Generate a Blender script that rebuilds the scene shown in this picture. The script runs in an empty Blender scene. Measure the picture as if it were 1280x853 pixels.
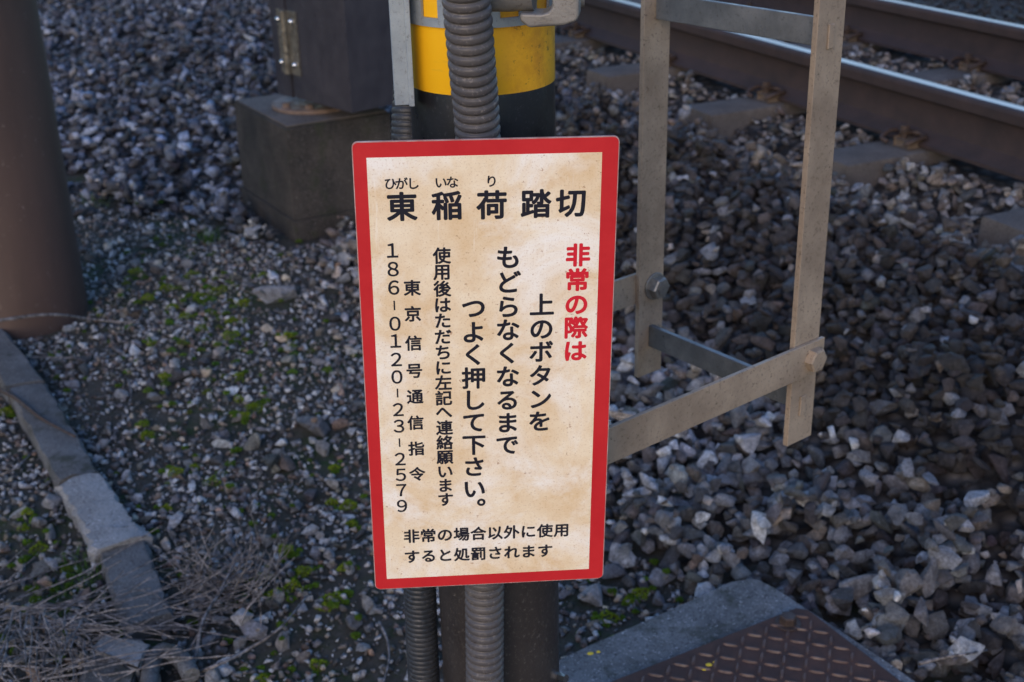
import bpy, bmesh, math, random
import numpy as np
from mathutils import Vector, Matrix, Euler
from math import radians, sin, cos, pi, hypot, atan2

random.seed(7); rng = np.random.default_rng(7)
S = bpy.context.scene
COL = S.collection

# ------------------------------------------------------------------ camera
CAM = Vector((0, 0, 1.45)); F = 1600.0
PITCH, ROLL = radians(23.88), radians(1.43)
_f = Vector((0, cos(PITCH), -sin(PITCH))); _r0 = Vector((1, 0, 0)); _d0 = _f.cross(_r0)
AX = cos(ROLL) * _r0 + sin(ROLL) * _d0
AD = -sin(ROLL) * _r0 + cos(ROLL) * _d0
cd = bpy.data.cameras.new('camera'); cam = bpy.data.objects.new('camera', cd); COL.objects.link(cam)
cam.matrix_world = Matrix(((AX.x, -AD.x, -_f.x, CAM.x), (AX.y, -AD.y, -_f.y, CAM.y), (AX.z, -AD.z, -_f.z, CAM.z), (0, 0, 0, 1)))
cd.sensor_width = 36; cd.lens = 45; cd.clip_start = 0.05; cd.clip_end = 1000
cd.dof.use_dof = True; cd.dof.focus_distance = 1.19; cd.dof.aperture_fstop = 10.5
S.camera = cam

# ------------------------------------------------------------------ light
SUN_EL, SUN_AZ = radians(19), radians(198)      # azimuth from +Y clockwise: behind the camera, a little to the left
w = bpy.data.worlds.new('World'); S.world = w; w.use_nodes = True
nt = w.node_tree; bg = nt.nodes['Background']
sky = nt.nodes.new('ShaderNodeTexSky'); sky.sky_type = 'NISHITA'; sky.sun_disc = False
sky.sun_elevation = SUN_EL; sky.sun_rotation = SUN_AZ
sky.air_density = 1.6; sky.dust_density = 0.6; sky.ozone_density = 2.0
tint = nt.nodes.new('ShaderNodeMix'); tint.data_type = 'RGBA'; tint.blend_type = 'MULTIPLY'; tint.inputs[0].default_value = 1
tint.inputs[7].default_value = (.72, .89, 1.28, 1)         # cool white balance of a clear dusk sky
nt.links.new(sky.outputs[0], tint.inputs[6]); nt.links.new(tint.outputs[2], bg.inputs[0]); bg.inputs[1].default_value = 0.15
sd = bpy.data.lights.new('sun', 'SUN'); sun = bpy.data.objects.new('sun', sd); COL.objects.link(sun)
sd.energy = 1.25; sd.angle = radians(50); sd.color = (1.0, 0.68, 0.44)
sdir = Vector((sin(SUN_AZ) * cos(SUN_EL), cos(SUN_AZ) * cos(SUN_EL), sin(SUN_EL)))
sun.rotation_euler = sdir.to_track_quat('Z', 'Y').to_euler(); sun.location = (0, -3, 4)
S.view_settings.view_transform = 'Standard'; S.view_settings.look = 'None'
S.view_settings.exposure = 0.62; S.view_settings.gamma = 1.0

# ------------------------------------------------------------------ frames of reference
YAW = radians(25.24)
UN = Vector((cos(YAW), sin(YAW), 0)); UD = Vector((-sin(YAW), cos(YAW), 0))
def W(u, v, z=0.0): return UN * u + UD * v + Vector((0, 0, z))
def ray(px, py): return (px - 640) / F * AX + (py - 426.5) / F * AD + _f
def onz(px, py, z):                      # where a sight line meets a level
    q = ray(px, py); return CAM + q * ((z - CAM.z) / q.z)
def ond(px, py, dist):                   # where a sight line reaches a horizontal distance
    q = ray(px, py); return CAM + q * (dist / hypot(q.x, q.y))
def zon(px, py, X, Y):                   # height on the vertical through X, Y
    return ond(px, py, hypot(X, Y)).z
def uv(p): return (p.x * UN.x + p.y * UN.y, p.x * UD.x + p.y * UD.y)

# ------------------------------------------------------------------ material helpers
def mat(name, base=(.3, .3, .3), rough=.7, metal=0.0, spec=None):
    m = bpy.data.materials.new(name); m.use_nodes = True
    b = m.node_tree.nodes['Principled BSDF']
    b.inputs['Base Color'].default_value = (*base, 1); b.inputs['Roughness'].default_value = rough
    b.inputs['Metallic'].default_value = metal
    if spec is not None: b.inputs['Specular IOR Level'].default_value = spec
    return m
class N:
    def __init__(s, m): s.m = m; s.t = m.node_tree; s.b = s.t.nodes['Principled BSDF']; s.co = s.t.nodes.new('ShaderNodeTexCoord')
    def link(s, a, b): s.t.links.new(a, b)
    def vec(s, scale=(1, 1, 1), src='Object', loc=(0, 0, 0)):
        n = s.t.nodes.new('ShaderNodeMapping'); n.inputs['Scale'].default_value = scale; n.inputs['Location'].default_value = loc
        s.link(s.co.outputs[src], n.inputs[0]); return n.outputs[0]
    def noise(s, scale, detail=4, rough=.6, vec=None, dist=0):
        n = s.t.nodes.new('ShaderNodeTexNoise'); n.inputs['Scale'].default_value = scale
        n.inputs['Detail'].default_value = detail; n.inputs['Roughness'].default_value = rough; n.inputs['Distortion'].default_value = dist
        s.link(vec if vec else s.co.outputs['Object'], n.inputs['Vector']); return n.outputs['Fac']
    def voro(s, scale, vec=None, feature='F1', out='Distance'):
        n = s.t.nodes.new('ShaderNodeTexVoronoi'); n.inputs['Scale'].default_value = scale; n.feature = feature
        s.link(vec if vec else s.co.outputs['Object'], n.inputs['Vector']); return n.outputs[out]
    def ramp(s, fac, stops):
        n = s.t.nodes.new('ShaderNodeValToRGB'); e = n.color_ramp.elements
        while len(e) < len(stops): e.new(.5)
        for k, (p, c) in enumerate(stops):
            e[k].position = p; e[k].color = (*c, 1) if len(c) == 3 else c
        s.link(fac, n.inputs[0]); return n.outputs[0]
    def mask(s, fac, lo, hi):
        n = s.t.nodes.new('ShaderNodeMapRange'); n.inputs[1].default_value = lo; n.inputs[2].default_value = hi
        s.link(fac, n.inputs[0]); return n.outputs[0]
    def mul(s, a, b, op='MULTIPLY'):
        n = s.t.nodes.new('ShaderNodeMath'); n.operation = op
        for i, x in enumerate((a, b)):
            if isinstance(x, (int, float)): n.inputs[i].default_value = x
            else: s.link(x, n.inputs[i])
        return n.outputs[0]
    def mix(s, fac, a, b, mode='MIX'):
        n = s.t.nodes.new('ShaderNodeMix'); n.data_type = 'RGBA'; n.blend_type = mode
        if isinstance(fac, (int, float)): n.inputs[0].default_value = fac
        else: s.link(fac, n.inputs[0])
        for i, x in ((6, a), (7, b)):
            if isinstance(x, tuple): n.inputs[i].default_value = (*x, 1)
            else: s.link(x, n.inputs[i])
        return n.outputs[2]
    def color(s, c): s.link(c, s.b.inputs['Base Color'])
    def rough(s, c): s.link(c, s.b.inputs['Roughness'])
    def bump(s, h, dist=.001, strength=1):
        n = s.t.nodes.new('ShaderNodeBump'); n.inputs['Distance'].default_value = dist; n.inputs['Strength'].default_value = strength
        s.link(h, n.inputs['Height']); s.link(n.outputs[0], s.b.inputs['Normal'])
    def sepz(s, src='Object', ax='Z'):
        n = s.t.nodes.new('ShaderNodeSeparateXYZ'); s.link(s.co.outputs[src], n.inputs[0]); return n.outputs[ax]

def m_painted(name, a, b, scale=12, rough=.6, speck=None, bump=.0004, metal=0.0, streak=False):
    m = mat(name, a, rough, metal, .25); n = N(m)
    v = n.vec((1, 1, .12)) if streak else None
    c = n.mix(n.mask(n.noise(scale, 5, .65, v), .38, .66), a, b)
    if speck:
        c = n.mix(n.mask(n.noise(220, 4, .8), .56, .70), c, speck)
    n.color(c); n.bump(n.noise(180, 4, .7), bump); n.rough(n.mask(n.noise(30, 3), -.4 + 0, 1.2) if False else n.mul(n.noise(25, 3), rough * 1.6))
    return m
def m_rock(name, single):
    m = mat(name, (.1, .1, .1), .58, spec=.38); n = N(m)
    if single:
        o = n.t.nodes.new('ShaderNodeObjectInfo'); base = o.outputs['Color']
    else:
        a = n.t.nodes.new('ShaderNodeAttribute'); a.attribute_name = 'col'; base = a.outputs['Color']
    v = n.t.nodes.new('ShaderNodeNewGeometry').outputs['Position']
    c = n.mix(n.mask(n.noise(60, 5, .7, v), .3, .72), n.mix(.6, base, (.012, .011, .011)), n.mix(.10, n.mix(1.0, base, (1.35, 1.35, 1.35), 'MULTIPLY'), (.34, .34, .35)))
    c = n.mix(n.mul(n.mask(n.noise(300, 3, .7, v), .62, .74), .35), c, (.34, .34, .35))
    c = n.mix(n.mul(n.mask(n.noise(28, 4, .6, v), .58, .68), .3), c, (.10, .075, .055))
    g = n.ramp(n.noise(190, 5, .85, v), [(.34, (.42, .41, .40)), (.5, (.95, .95, .95)), (.66, (1.5, 1.5, 1.52))])
    c = n.mix(.9, c, g, 'MULTIPLY')
    n.color(c); n.bump(n.mul(n.noise(150, 6, .85, v), n.noise(38, 3, .6, v), 'ADD'), .009)
    return m
M = {}
M['rock1'] = m_rock('stone_single', True); M['rockN'] = m_rock('stone_mass', False)
M['galv'] = m_painted('weathered_tan_galvanised', (.21, .165, .125), (.31, .25, .19), 14, .7, (.07, .055, .042), .0005)
M['galv_cold'] = m_painted('galvanised_grey', (.24, .28, .32), (.33, .375, .41), 20, .5, (.18, .19, .2), .0002, .3)
M['rung'] = m_painted('zinc_in_shade', (.105, .115, .125), (.17, .18, .19), 20, .5, (.07, .07, .07), .0003, .2)  # grey zinc of the rungs, their shade darkened into the colour
M['nut'] = m_painted('zinc_nut', (.15, .15, .148), (.24, .23, .215), 60, .45, (.1, .09, .08), .0003, .5)
M['cast'] = m_painted('cast_grey', (.15, .145, .14), (.24, .23, .215), 25, .6, (.09, .08, .07), .0005, .2)
M['chrome'] = mat('bright_steel', (.8, .8, .8), .15, 1)
M['cabinet'] = m_painted('cabinet_grey_paint', (.032, .032, .041), (.044, .043, .053), 6, .55, None, .0001)
M['gap'] = mat('dark_seam', (.008, .008, .008), .9)
M['brass'] = m_painted('dull_brass', (.14, .13, .11), (.25, .235, .20), 40, .42, (.08, .06, .04), .0003, .55)
M['rubber'] = m_painted('conduit_grey_plastic', (.060, .056, .060), (.088, .080, .078), 14, .5, (.18, .16, .15), .0002)
M['rubber_dark'] = m_painted('conduit_dark_plastic', (.022, .026, .033), (.035, .038, .044), 14, .45, (.10, .1, .11), .0002)
M['clip'] = m_painted('rusty_clip', (.035, .025, .022), (.06, .04, .03), 60, .7)
M['insul'] = m_painted('tan_insulator', (.10, .075, .055), (.15, .115, .085), 40, .6)
M['flange'] = m_painted('rusted_flange', (.11, .078, .062), (.19, .135, .105), 30, .8, (.06, .04, .03), .0008)

def m_conc(name, a, b, grit=.0012, moss=False, pale=None):
    m = mat(name, a, .92, spec=.2); n = N(m)
    c = n.mix(n.mask(n.noise(7, 5, .65), .35, .68), a, b)
    c = n.mix(n.mask(n.noise(160, 3, .8), .52, .70), c, tuple(x * .35 for x in a))
    c = n.mix(n.mask(n.noise(260, 2, .8, n.vec((1, 1, 1), loc=(5, 3, 1))), .63, .70), c, pale or tuple(min(1, x * 2.2) for x in b))
    if moss:
        c = n.mix(n.mul(n.mask(n.noise(11, 4, .7, n.vec(loc=(3, 9, 2))), .55, .68), .75), c, (.03, .034, .022))
    n.color(c); n.bump(n.mul(n.noise(120, 5, .8), n.noise(14, 3, .6), 'ADD'), grit); return m
M['kerb'] = m_conc('kerb_concrete', (.070, .070, .070), (.135, .137, .14), .003, True)
M['kerb_pale'] = m_conc('pale_mortar', (.17, .172, .175), (.30, .305, .31), .005)
M['block'] = m_conc('block_concrete', (.026, .025, .024), (.062, .054, .048), .0012, True, (.22, .2, .19))
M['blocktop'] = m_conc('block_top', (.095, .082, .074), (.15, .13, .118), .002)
M['slab'] = m_conc('slab_concrete', (.085, .088, .09), (.19, .195, .20), .003, True, (.55, .55, .55))
M['sleeper'] = m_conc('sleeper_concrete', (.075, .066, .060), (.125, .11, .10), .0015, False, (.2, .19, .17))

# column: brown weathered paint
m = mat('brown_column', (.1, .07, .06), .6); n = N(m)
c = n.mix(n.mask(n.noise(5, 5, .65, n.vec((1, 1, .25))), .3, .7), (.040, .024, .020), (.072, .043, .035))
c = n.mix(n.mask(n.noise(3, 4, .7, n.vec((1, 1, .12), loc=(4, 4, 4))), .52, .75), c, (.033, .028, .027))
c = n.mix(n.mask(n.noise(70, 3, .7), .66, .72), c, (.17, .14, .125))
n.color(c); n.bump(n.noise(70, 5, .7), .0005); M['column'] = m

# post paints
m = mat('yellow_sheet', (.8, .5, .02), .38); n = N(m)
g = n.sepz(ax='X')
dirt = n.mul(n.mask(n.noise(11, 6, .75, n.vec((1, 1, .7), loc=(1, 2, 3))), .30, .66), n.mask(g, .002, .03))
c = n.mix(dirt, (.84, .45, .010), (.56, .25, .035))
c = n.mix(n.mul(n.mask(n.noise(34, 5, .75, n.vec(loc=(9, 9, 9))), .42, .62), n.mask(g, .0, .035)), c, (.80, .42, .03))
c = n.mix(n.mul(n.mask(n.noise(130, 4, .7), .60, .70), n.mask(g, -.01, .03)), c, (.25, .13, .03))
c = n.mix(n.mask(n.noise(6, 5, .7, n.vec((1, 1, 5), loc=(7, 2, 1))), .63, .75), c, (.55, .33, .05))
n.color(c); n.bump(n.noise(60, 3), .0002); M['yellow'] = m
M['black'] = m_painted('black_sheet', (.006, .0065, .009), (.010, .010, .013), 12, .5, (.03, .03, .035), .0002)
M['post'] = m_painted('post_grey_brown', (.026, .023, .023), (.042, .036, .034), 9, .55, (.10, .09, .08), .0003, streak=True)

# sign
m = mat('sign_field', (.6, .5, .4), .55, spec=.25); n = N(m)
c = n.mix(n.mask(n.noise(14, 6, .65), .36, .66), (.69, .51, .31), (.82, .71, .54))
c = n.mix(n.mul(n.mask(n.noise(9, 5, .7, n.vec(loc=(2.3, 5.1, 0)), .5), .47, .66), .85), c, (.86, .83, .78))
c = n.mix(n.mul(n.mask(n.noise(24, 4, .7, n.vec(loc=(8, 1, 0))), .60, .72), .5), c, (.62, .40, .20))
c = n.mix(n.mul(n.mask(n.noise(520, 3, .8), .55, .68), .5), c, (.42, .24, .12))
c = n.mix(n.mul(n.mask(n.noise(130, 3, .8, n.vec(loc=(3, 3, 0))), .645, .69), .7), c, (.36, .19, .10))
sx = n.mask(n.noise(5, 5, .8, n.vec((14, .8, 1), loc=(1, 0, 0))), .62, .66)
c = n.mix(n.mul(sx, .35), c, (.88, .84, .78))
n.color(c); n.bump(n.noise(300, 3), .00008); M['field'] = m
m = mat('sign_red', (.6, .03, .04), .55, spec=.2); n = N(m)
c = n.mix(n.mask(n.noise(12, 5, .7), .3, .7), (.45, .013, .019), (.53, .024, .028))
c = n.mix(n.mul(n.mask(n.noise(300, 3, .8), .66, .74), .5), c, (.25, .03, .03))
n.color(c); M['red'] = m
M['edge'] = m_painted('sign_worn_edge', (.34, .16, .15), (.45, .34, .32), 60, .6)
M['ink'] = mat('sign_black_ink', (.014, .014, .022), .7, spec=.15)
M['ink_red'] = mat('sign_red_ink', (.58, .015, .03), .6, spec=.2)

# rail
m = mat('rail_rust', (.06, .035, .03), .8, .0); n = N(m)
c = n.mix(n.mask(n.noise(12, 5, .7), .35, .68), (.022, .014, .013), (.040, .024, .021))
n.color(c); n.bump(n.noise(150, 4, .7), .0006); M['rail'] = m
m = mat('rail_polished', (.75, .70, .68), .38, 1); n = N(m)
n.color(n.mix(n.mask(n.noise(8, 3, .6, n.vec((6, .3, 1))), .4, .7), (.60, .50, .45), (.40, .32, .28))); M['shine'] = m
# chequer plate
m = mat('chequer_rust', (.07, .04, .03), .8, .0, .2); n = N(m)
c = n.mix(n.mask(n.noise(16, 6, .75), .36, .64), (.046, .029, .025), (.082, .045, .034))
c = n.mix(n.mask(n.noise(60, 4, .8, n.vec(loc=(2, 2, 2))), .58, .68), c, (.035, .028, .028))
c = n.mix(n.mask(n.noise(240, 2, .7), .73, .76), c, (.4, .38, .36))
n.color(c); n.bump(n.noise(160, 5, .8), .0012); M['plate'] = m
M['tread'] = m_painted('worn_tread', (.075, .045, .036), (.13, .085, .07), 60, .6, (.05, .03, .025), .0006)
# soil
m = mat('dark_soil', (.03, .025, .02), .95, spec=.15); n = N(m)
v = n.t.nodes.new('ShaderNodeNewGeometry').outputs['Position']
c = n.mix(n.mask(n.noise(6, 6, .7, v), .35, .65), (.032, .032, .025), (.074, .068, .055))
c = n.mix(n.mask(n.noise(90, 5, .8, v), .52, .66), c, (.085, .078, .072))
gm = n.mul(n.mask(n.noise(3.1, 6, .75, v), .50, .60), n.mask(n.noise(40, 4, .8, v), .40, .60))
c = n.mix(gm, c, (.028, .050, .016))
n.color(c); n.bump(n.noise(140, 6, .8, v), .006); M['soil'] = m
m = mat('ballast_grit', (.03, .028, .028), .95, spec=.15); n = N(m)
v = n.t.nodes.new('ShaderNodeNewGeometry').outputs['Position']
c = n.mix(n.mask(n.voro(26, v), .1, .6), (.10, .092, .085), (.025, .023, .022))
n.color(c); n.bump(n.voro(26, v), .02); M['grit'] = m
# moss, stems
m = mat('moss', (.07, .14, .02), .9, spec=.1); n = N(m)
a = n.t.nodes.new('ShaderNodeAttribute'); a.attribute_name = 'col'
n.color(a.outputs['Color']); M['moss'] = m
m = mat('dry_stem', (.2, .17, .16), .8); n = N(m)
v = n.t.nodes.new('ShaderNodeNewGeometry').outputs['Position']
n.color(n.mix(n.mask(n.noise(75, 3, .7, v), .38, .66), (.028, .024, .023), (.22, .205, .205))); M['stem'] = m
M['lichen'] = mat('yellow_lichen', (.55, .40, .03), .9)

# ------------------------------------------------------------------ mesh helpers
def link(o, parent=None):
    COL.objects.link(o)
    if parent is not None: o.parent = parent
    return o
def tag(o, label=None, cat=None, group=None, kind=None):
    if label: o['label'] = label
    if cat: o['category'] = cat
    if group: o['group'] = group
    if kind: o['kind'] = kind
    return o
def empty(name, loc=(0, 0, 0), rz=0):
    o = bpy.data.objects.new(name, None); o.location = loc; o.rotation_euler = (0, 0, rz); o.empty_display_size = .05
    return link(o)
def obj(name, bm, mats, parent=None, smooth=False, auto=None):
    me = bpy.data.meshes.new(name); bm.normal_update(); bm.to_mesh(me); bm.free()
    if not isinstance(mats, (list, tuple)): mats = [mats]
    for x in mats: me.materials.append(x)
    if smooth: me.polygons.foreach_set('use_smooth', [True] * len(me.polygons))
    if auto is not None:
        me.polygons.foreach_set('use_smooth', [True] * len(me.polygons)); me.set_sharp_from_angle(angle=radians(auto))
    return link(bpy.data.objects.new(name, me), parent)
def addbox(bm, a, b, mtx=None, mi=0, bev=0, seg=2):
    r = bmesh.ops.create_cube(bm, size=1); vs = r['verts']
    for v in vs: v.co = Vector([(a[i] + b[i]) / 2 + v.co[i] * (b[i] - a[i]) for i in range(3)])
    if bev:
        es = list({e for v in vs for e in v.link_edges})
        g = bmesh.ops.bevel(bm, geom=es, offset=bev, segments=seg, affect='EDGES', profile=.6)
        vs = list({v for f in g['faces'] for v in f.verts} | {v for v in vs if v.is_valid})
    if mtx is not None:
        for v in vs: v.co = mtx @ v.co
    if mi:
        for f in {f for v in vs for f in v.link_faces}: f.material_index = mi
    return vs
def prism(bm, pts, z0, z1, mtx=None, bev=0):
    lo = [bm.verts.new((x, y, z0)) for x, y in pts]; hi = [bm.verts.new((x, y, z1)) for x, y in pts]
    k = len(pts); fs = [bm.faces.new(hi), bm.faces.new(lo[::-1])]
    for i in range(k): fs.append(bm.faces.new((lo[i], lo[(i + 1) % k], hi[(i + 1) % k], hi[i])))
    vs = lo + hi
    if bev:
        es = list(fs[0].edges)
        g = bmesh.ops.bevel(bm, geom=es, offset=bev, segments=2, affect='EDGES')
        vs = list({v for f in g['faces'] for v in f.verts} | {v for v in vs if v.is_valid})
    if mtx is not None:
        for v in vs: v.co = mtx @ v.co
def frame_to(axis, up=Vector((0, 0, 1))):
    z = axis.normalized(); x = up.cross(z)
    if x.length < 1e-4: x = Vector((1, 0, 0))
    x.normalize(); y = z.cross(x)
    return Matrix((x, y, z)).transposed()
def tube(bm, pts, rad, seg=8, cap=True):
    rings = []; pts = [Vector(p) for p in pts]
    for i, p in enumerate(pts):
        t = pts[min(i + 1, len(pts) - 1)] - pts[max(i - 1, 0)]
        m3 = frame_to(t, Vector((0.1, 1, 0.05)) if abs(t.normalized().z) > .8 else Vector((0, 0, 1)))
        r = rad[i] if hasattr(rad, '__len__') else rad
        rings.append([bm.verts.new(p + m3 @ Vector((cos(2 * pi * k / seg) * r, sin(2 * pi * k / seg) * r, 0))) for k in range(seg)])
    for a, b in zip(rings, rings[1:]):
        for k in range(seg): bm.faces.new((a[k], a[(k + 1) % seg], b[(k + 1) % seg], b[k]))
    if cap: bm.faces.new(rings[0][::-1]); bm.faces.new(rings[-1])
def lathe(bm, prof, seg=48, mtx=None, mis=None):
    rings = [[bm.verts.new((r * cos(2 * pi * k / seg), r * sin(2 * pi * k / seg), z)) for k in range(seg)] for r, z in prof]
    for j, (a, b) in enumerate(zip(rings, rings[1:])):
        for k in range(seg):
            f = bm.faces.new((a[k], a[(k + 1) % seg], b[(k + 1) % seg], b[k]))
    bm.faces.new(rings[0][::-1]); bm.faces.new(rings[-1])
    if mtx is not None:
        for r in rings:
            for v in r: v.co = mtx @ v.co
def smoothpath(pts, n=8):
    P = [Vector(p) for p in pts]; out = []
    P = [P[0] * 2 - P[1]] + P + [P[-1] * 2 - P[-2]]
    for i in range(1, len(P) - 2):
        for k in range(n):
            t = k / n; a, b, c, d = P[i - 1], P[i], P[i + 1], P[i + 2]
            out.append(.5 * ((2 * b) + (c - a) * t + (2 * a - 5 * b + 4 * c - d) * t * t + (3 * b - 3 * c + d - a) * t ** 3))
    out.append(P[-2]); return out
def hexhead(bm, r, h, mtx, washer=None):
    if washer: lathe(bm, [(washer, -.0002), (washer, .0022), (washer * .96, .0028)], 24, mtx)
    z0 = .0028 if washer else 0
    ring = lambda rr, z: [bm.verts.new(mtx @ Vector((rr * cos(pi / 3 * k), rr * sin(pi / 3 * k), z))) for k in range(6)]
    a, b, c = ring(r, z0), ring(r, z0 + h * .86), ring(r * .86, z0 + h)
    for p, q in ((a, b), (b, c)):
        for k in range(6): bm.faces.new((p[k], p[(k + 1) % 6], q[(k + 1) % 6], q[k]))
    bm.faces.new(c); bm.faces.new(a[::-1])

# ------------------------------------------------------------------ terrain
def wob(u, v, s=1.0):
    return (np.sin(u * 3.1 * s + 1.3) * np.cos(v * 2.7 * s + .4) + .6 * np.sin(u * 7.3 * s + v * 5.1 * s) + .4 * np.cos(v * 13.7 * s - u * 9.1 * s + 2)) / 2
def toe(v):                             # where the ballast runs out on to the soil
    return np.interp(v, [0, 1.2, 2.1, 3.2, 4.0, 4.5, 5.0, 5.6, 7, 12, 20], [1.34, 1.34, 1.22, 1.22, 1.15, .95, .45, .1, -.2, -.6, -.8]) + .05 * np.sin(v * 5 + 1) + .03 * np.sin(v * 13)
def soil_z(u, v): return .016 * wob(u, v) + .006 * wob(u, v, 3.3)
def smooth(x): x = np.clip(x, 0, 1); return x * x * (3 - 2 * x)
def bed_z(u, v):
    t = toe(v); s = np.clip((u - t) / (2.42 - t), -.3, 1)
    up = np.where(s < 0, s * .12, .25 * smooth(np.clip(s, 0, 1) * .93 + .03) + .0)
    far = .252 - .13 * smooth((u - 4.5) / 1.6)
    far = far + .055 * smooth((u - 2.62) / .12) * (1 - smooth((u - 4.15) / .15)); up = up + .055 * smooth((u - 2.62) / .12)
    return np.where(u < 3, up, far) + .012 * wob(u, v, 1.7) - .012

def gridmesh(name, us, vs, zf, material):
    U, V = np.meshgrid(us, vs, indexing='ij'); Z = zf(U, V)
    X = U * UN.x + V * UD.x; Y = U * UN.y + V * UD.y
    co = np.stack([X, Y, Z], -1).reshape(-1, 3)
    nu, nv = len(us), len(vs); i = np.arange(nu * nv).reshape(nu, nv)
    q = np.stack([i[:-1, :-1], i[1:, :-1], i[1:, 1:], i[:-1, 1:]], -1).reshape(-1, 4)
    me = bpy.data.meshes.new(name); me.from_pydata([], [], []); me.vertices.add(len(co)); me.vertices.foreach_set('co', co.ravel())
    me.loops.add(q.size); me.loops.foreach_set('vertex_index', q.ravel()); me.polygons.add(len(q))
    me.polygons.foreach_set('loop_start', np.arange(0, q.size, 4)); me.update(calc_edges=True)
    me.polygons.foreach_set('use_smooth', [True] * len(q)); me.materials.append(material)
    return link(bpy.data.objects.new(name, me))
near = lambda a, b, st, far: np.concatenate([-np.geomspace(300, max(.5, -a + .5), 14) if a < 0 else np.array([-300, -60, -12, -3, -.5, .3]), np.arange(a, b, st), b + np.geomspace(.5, far, 14)])
ground = gridmesh('ground', near(-2.2, 1.7, .02, 300), near(.9, 6.2, .02, 300),
                  lambda U, V: np.where((abs(U) < 8) & (abs(V) < 14), soil_z(U, V), -.02), M['soil'])
tag(ground, kind='structure', label='dark damp soil strewn with small gravel and moss')
bed = gridmesh('ballast_bed', np.arange(-1.2, 10.4, .05), np.arange(-.5, 14, .05), bed_z, M['grit'])
tag(bed, kind='structure', label='bed of dark broken ballast rising to the railway track')

# ------------------------------------------------------------------ stones
def rock_variant(seed, npts, bev, flat=.7):
    r = random.Random(seed); bm = bmesh.new()
    ex = (r.uniform(.8, 1.3), r.uniform(.55, .9), r.uniform(.45, .78) * flat / .7)
    for _ in range(npts):
        d = Vector((r.gauss(0, 1), r.gauss(0, 1), r.gauss(0, 1))).normalized()
        k = r.uniform(.82, 1.05)
        bm.verts.new((d.x * ex[0] * k, d.y * ex[1] * k, d.z * ex[2] * k))
    h = bmesh.ops.convex_hull(bm, input=bm.verts)
    bmesh.ops.delete(bm, geom=[g for g in set(h['geom_interior']) | set(h['geom_unused']) if isinstance(g, bmesh.types.BMVert)], context='VERTS')
    if bev:
        bmesh.ops.dissolve_limit(bm, angle_limit=radians(14), verts=bm.verts, edges=bm.edges)
        bmesh.ops.bevel(bm, geom=bm.edges[:], offset=bev, segments=1, affect='EDGES', clamp_overlap=True)
    bmesh.ops.triangulate(bm, faces=bm.faces); bm.normal_update()
    return bm
def variant_mesh(name, bm, material):
    me = bpy.data.meshes.new(name); bm.to_mesh(me); me.materials.append(material)
    me.polygons.foreach_set('use_smooth', [True] * len(me.polygons)); me.set_sharp_from_angle(angle=radians(26))
    co = np.array([v.co[:] for v in bm.verts]); tr = np.array([[v.index for v in f.verts] for f in bm.faces]); bm.free()
    return me, co, tr
def rough_variant(seed):
    bm = rock_variant(seed, 11, 0); r = random.Random(seed)
    from mathutils import noise
    bmesh.ops.subdivide_edges(bm, edges=bm.edges[:], cuts=2, use_grid_fill=True, smooth=.12)
    for v in bm.verts:
        d = v.co.normalized(); v.co += d * (noise.noise(v.co * 2.6 + Vector((seed, 0, 0))) * .10 + noise.noise(v.co * 7 + Vector((0, seed, 0))) * .06)
    bmesh.ops.triangulate(bm, faces=bm.faces); bm.normal_update(); bm.verts.index_update()
    return bm
def mkvars(k, seed, npts, bev, flat=.7):
    out = []
    for i in range(k):
        bm = rock_variant(seed + i, npts, bev, flat); bm.verts.index_update(); out.append(variant_mesh('stone', bm, M['rock1']))
    return out
HI = mkvars(26, 100, 12, .045); MID = mkvars(16, 300, 11, 0); LO = mkvars(12, 500, 9, 0, .8)
ROUGH = [variant_mesh('stone', rough_variant(900 + i), M['rock1']) for i in range(20)]
def rotm(rx, ry, rz):
    n_ = len(rx); cx, sx, cy, sy, cz, sz = np.cos(rx), np.sin(rx), np.cos(ry), np.sin(ry), np.cos(rz), np.sin(rz)
    Rm = np.empty((n_, 3, 3))
    Rm[:, 0, 0] = cz * cy; Rm[:, 0, 1] = cz * sy * sx - sz * cx; Rm[:, 0, 2] = cz * sy * cx + sz * sx
    Rm[:, 1, 0] = sz * cy; Rm[:, 1, 1] = sz * sy * sx + cz * cx; Rm[:, 1, 2] = sz * sy * cx - cz * sx
    Rm[:, 2, 0] = -sy; Rm[:, 2, 1] = cy * sx; Rm[:, 2, 2] = cy * cx
    return Rm
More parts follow.
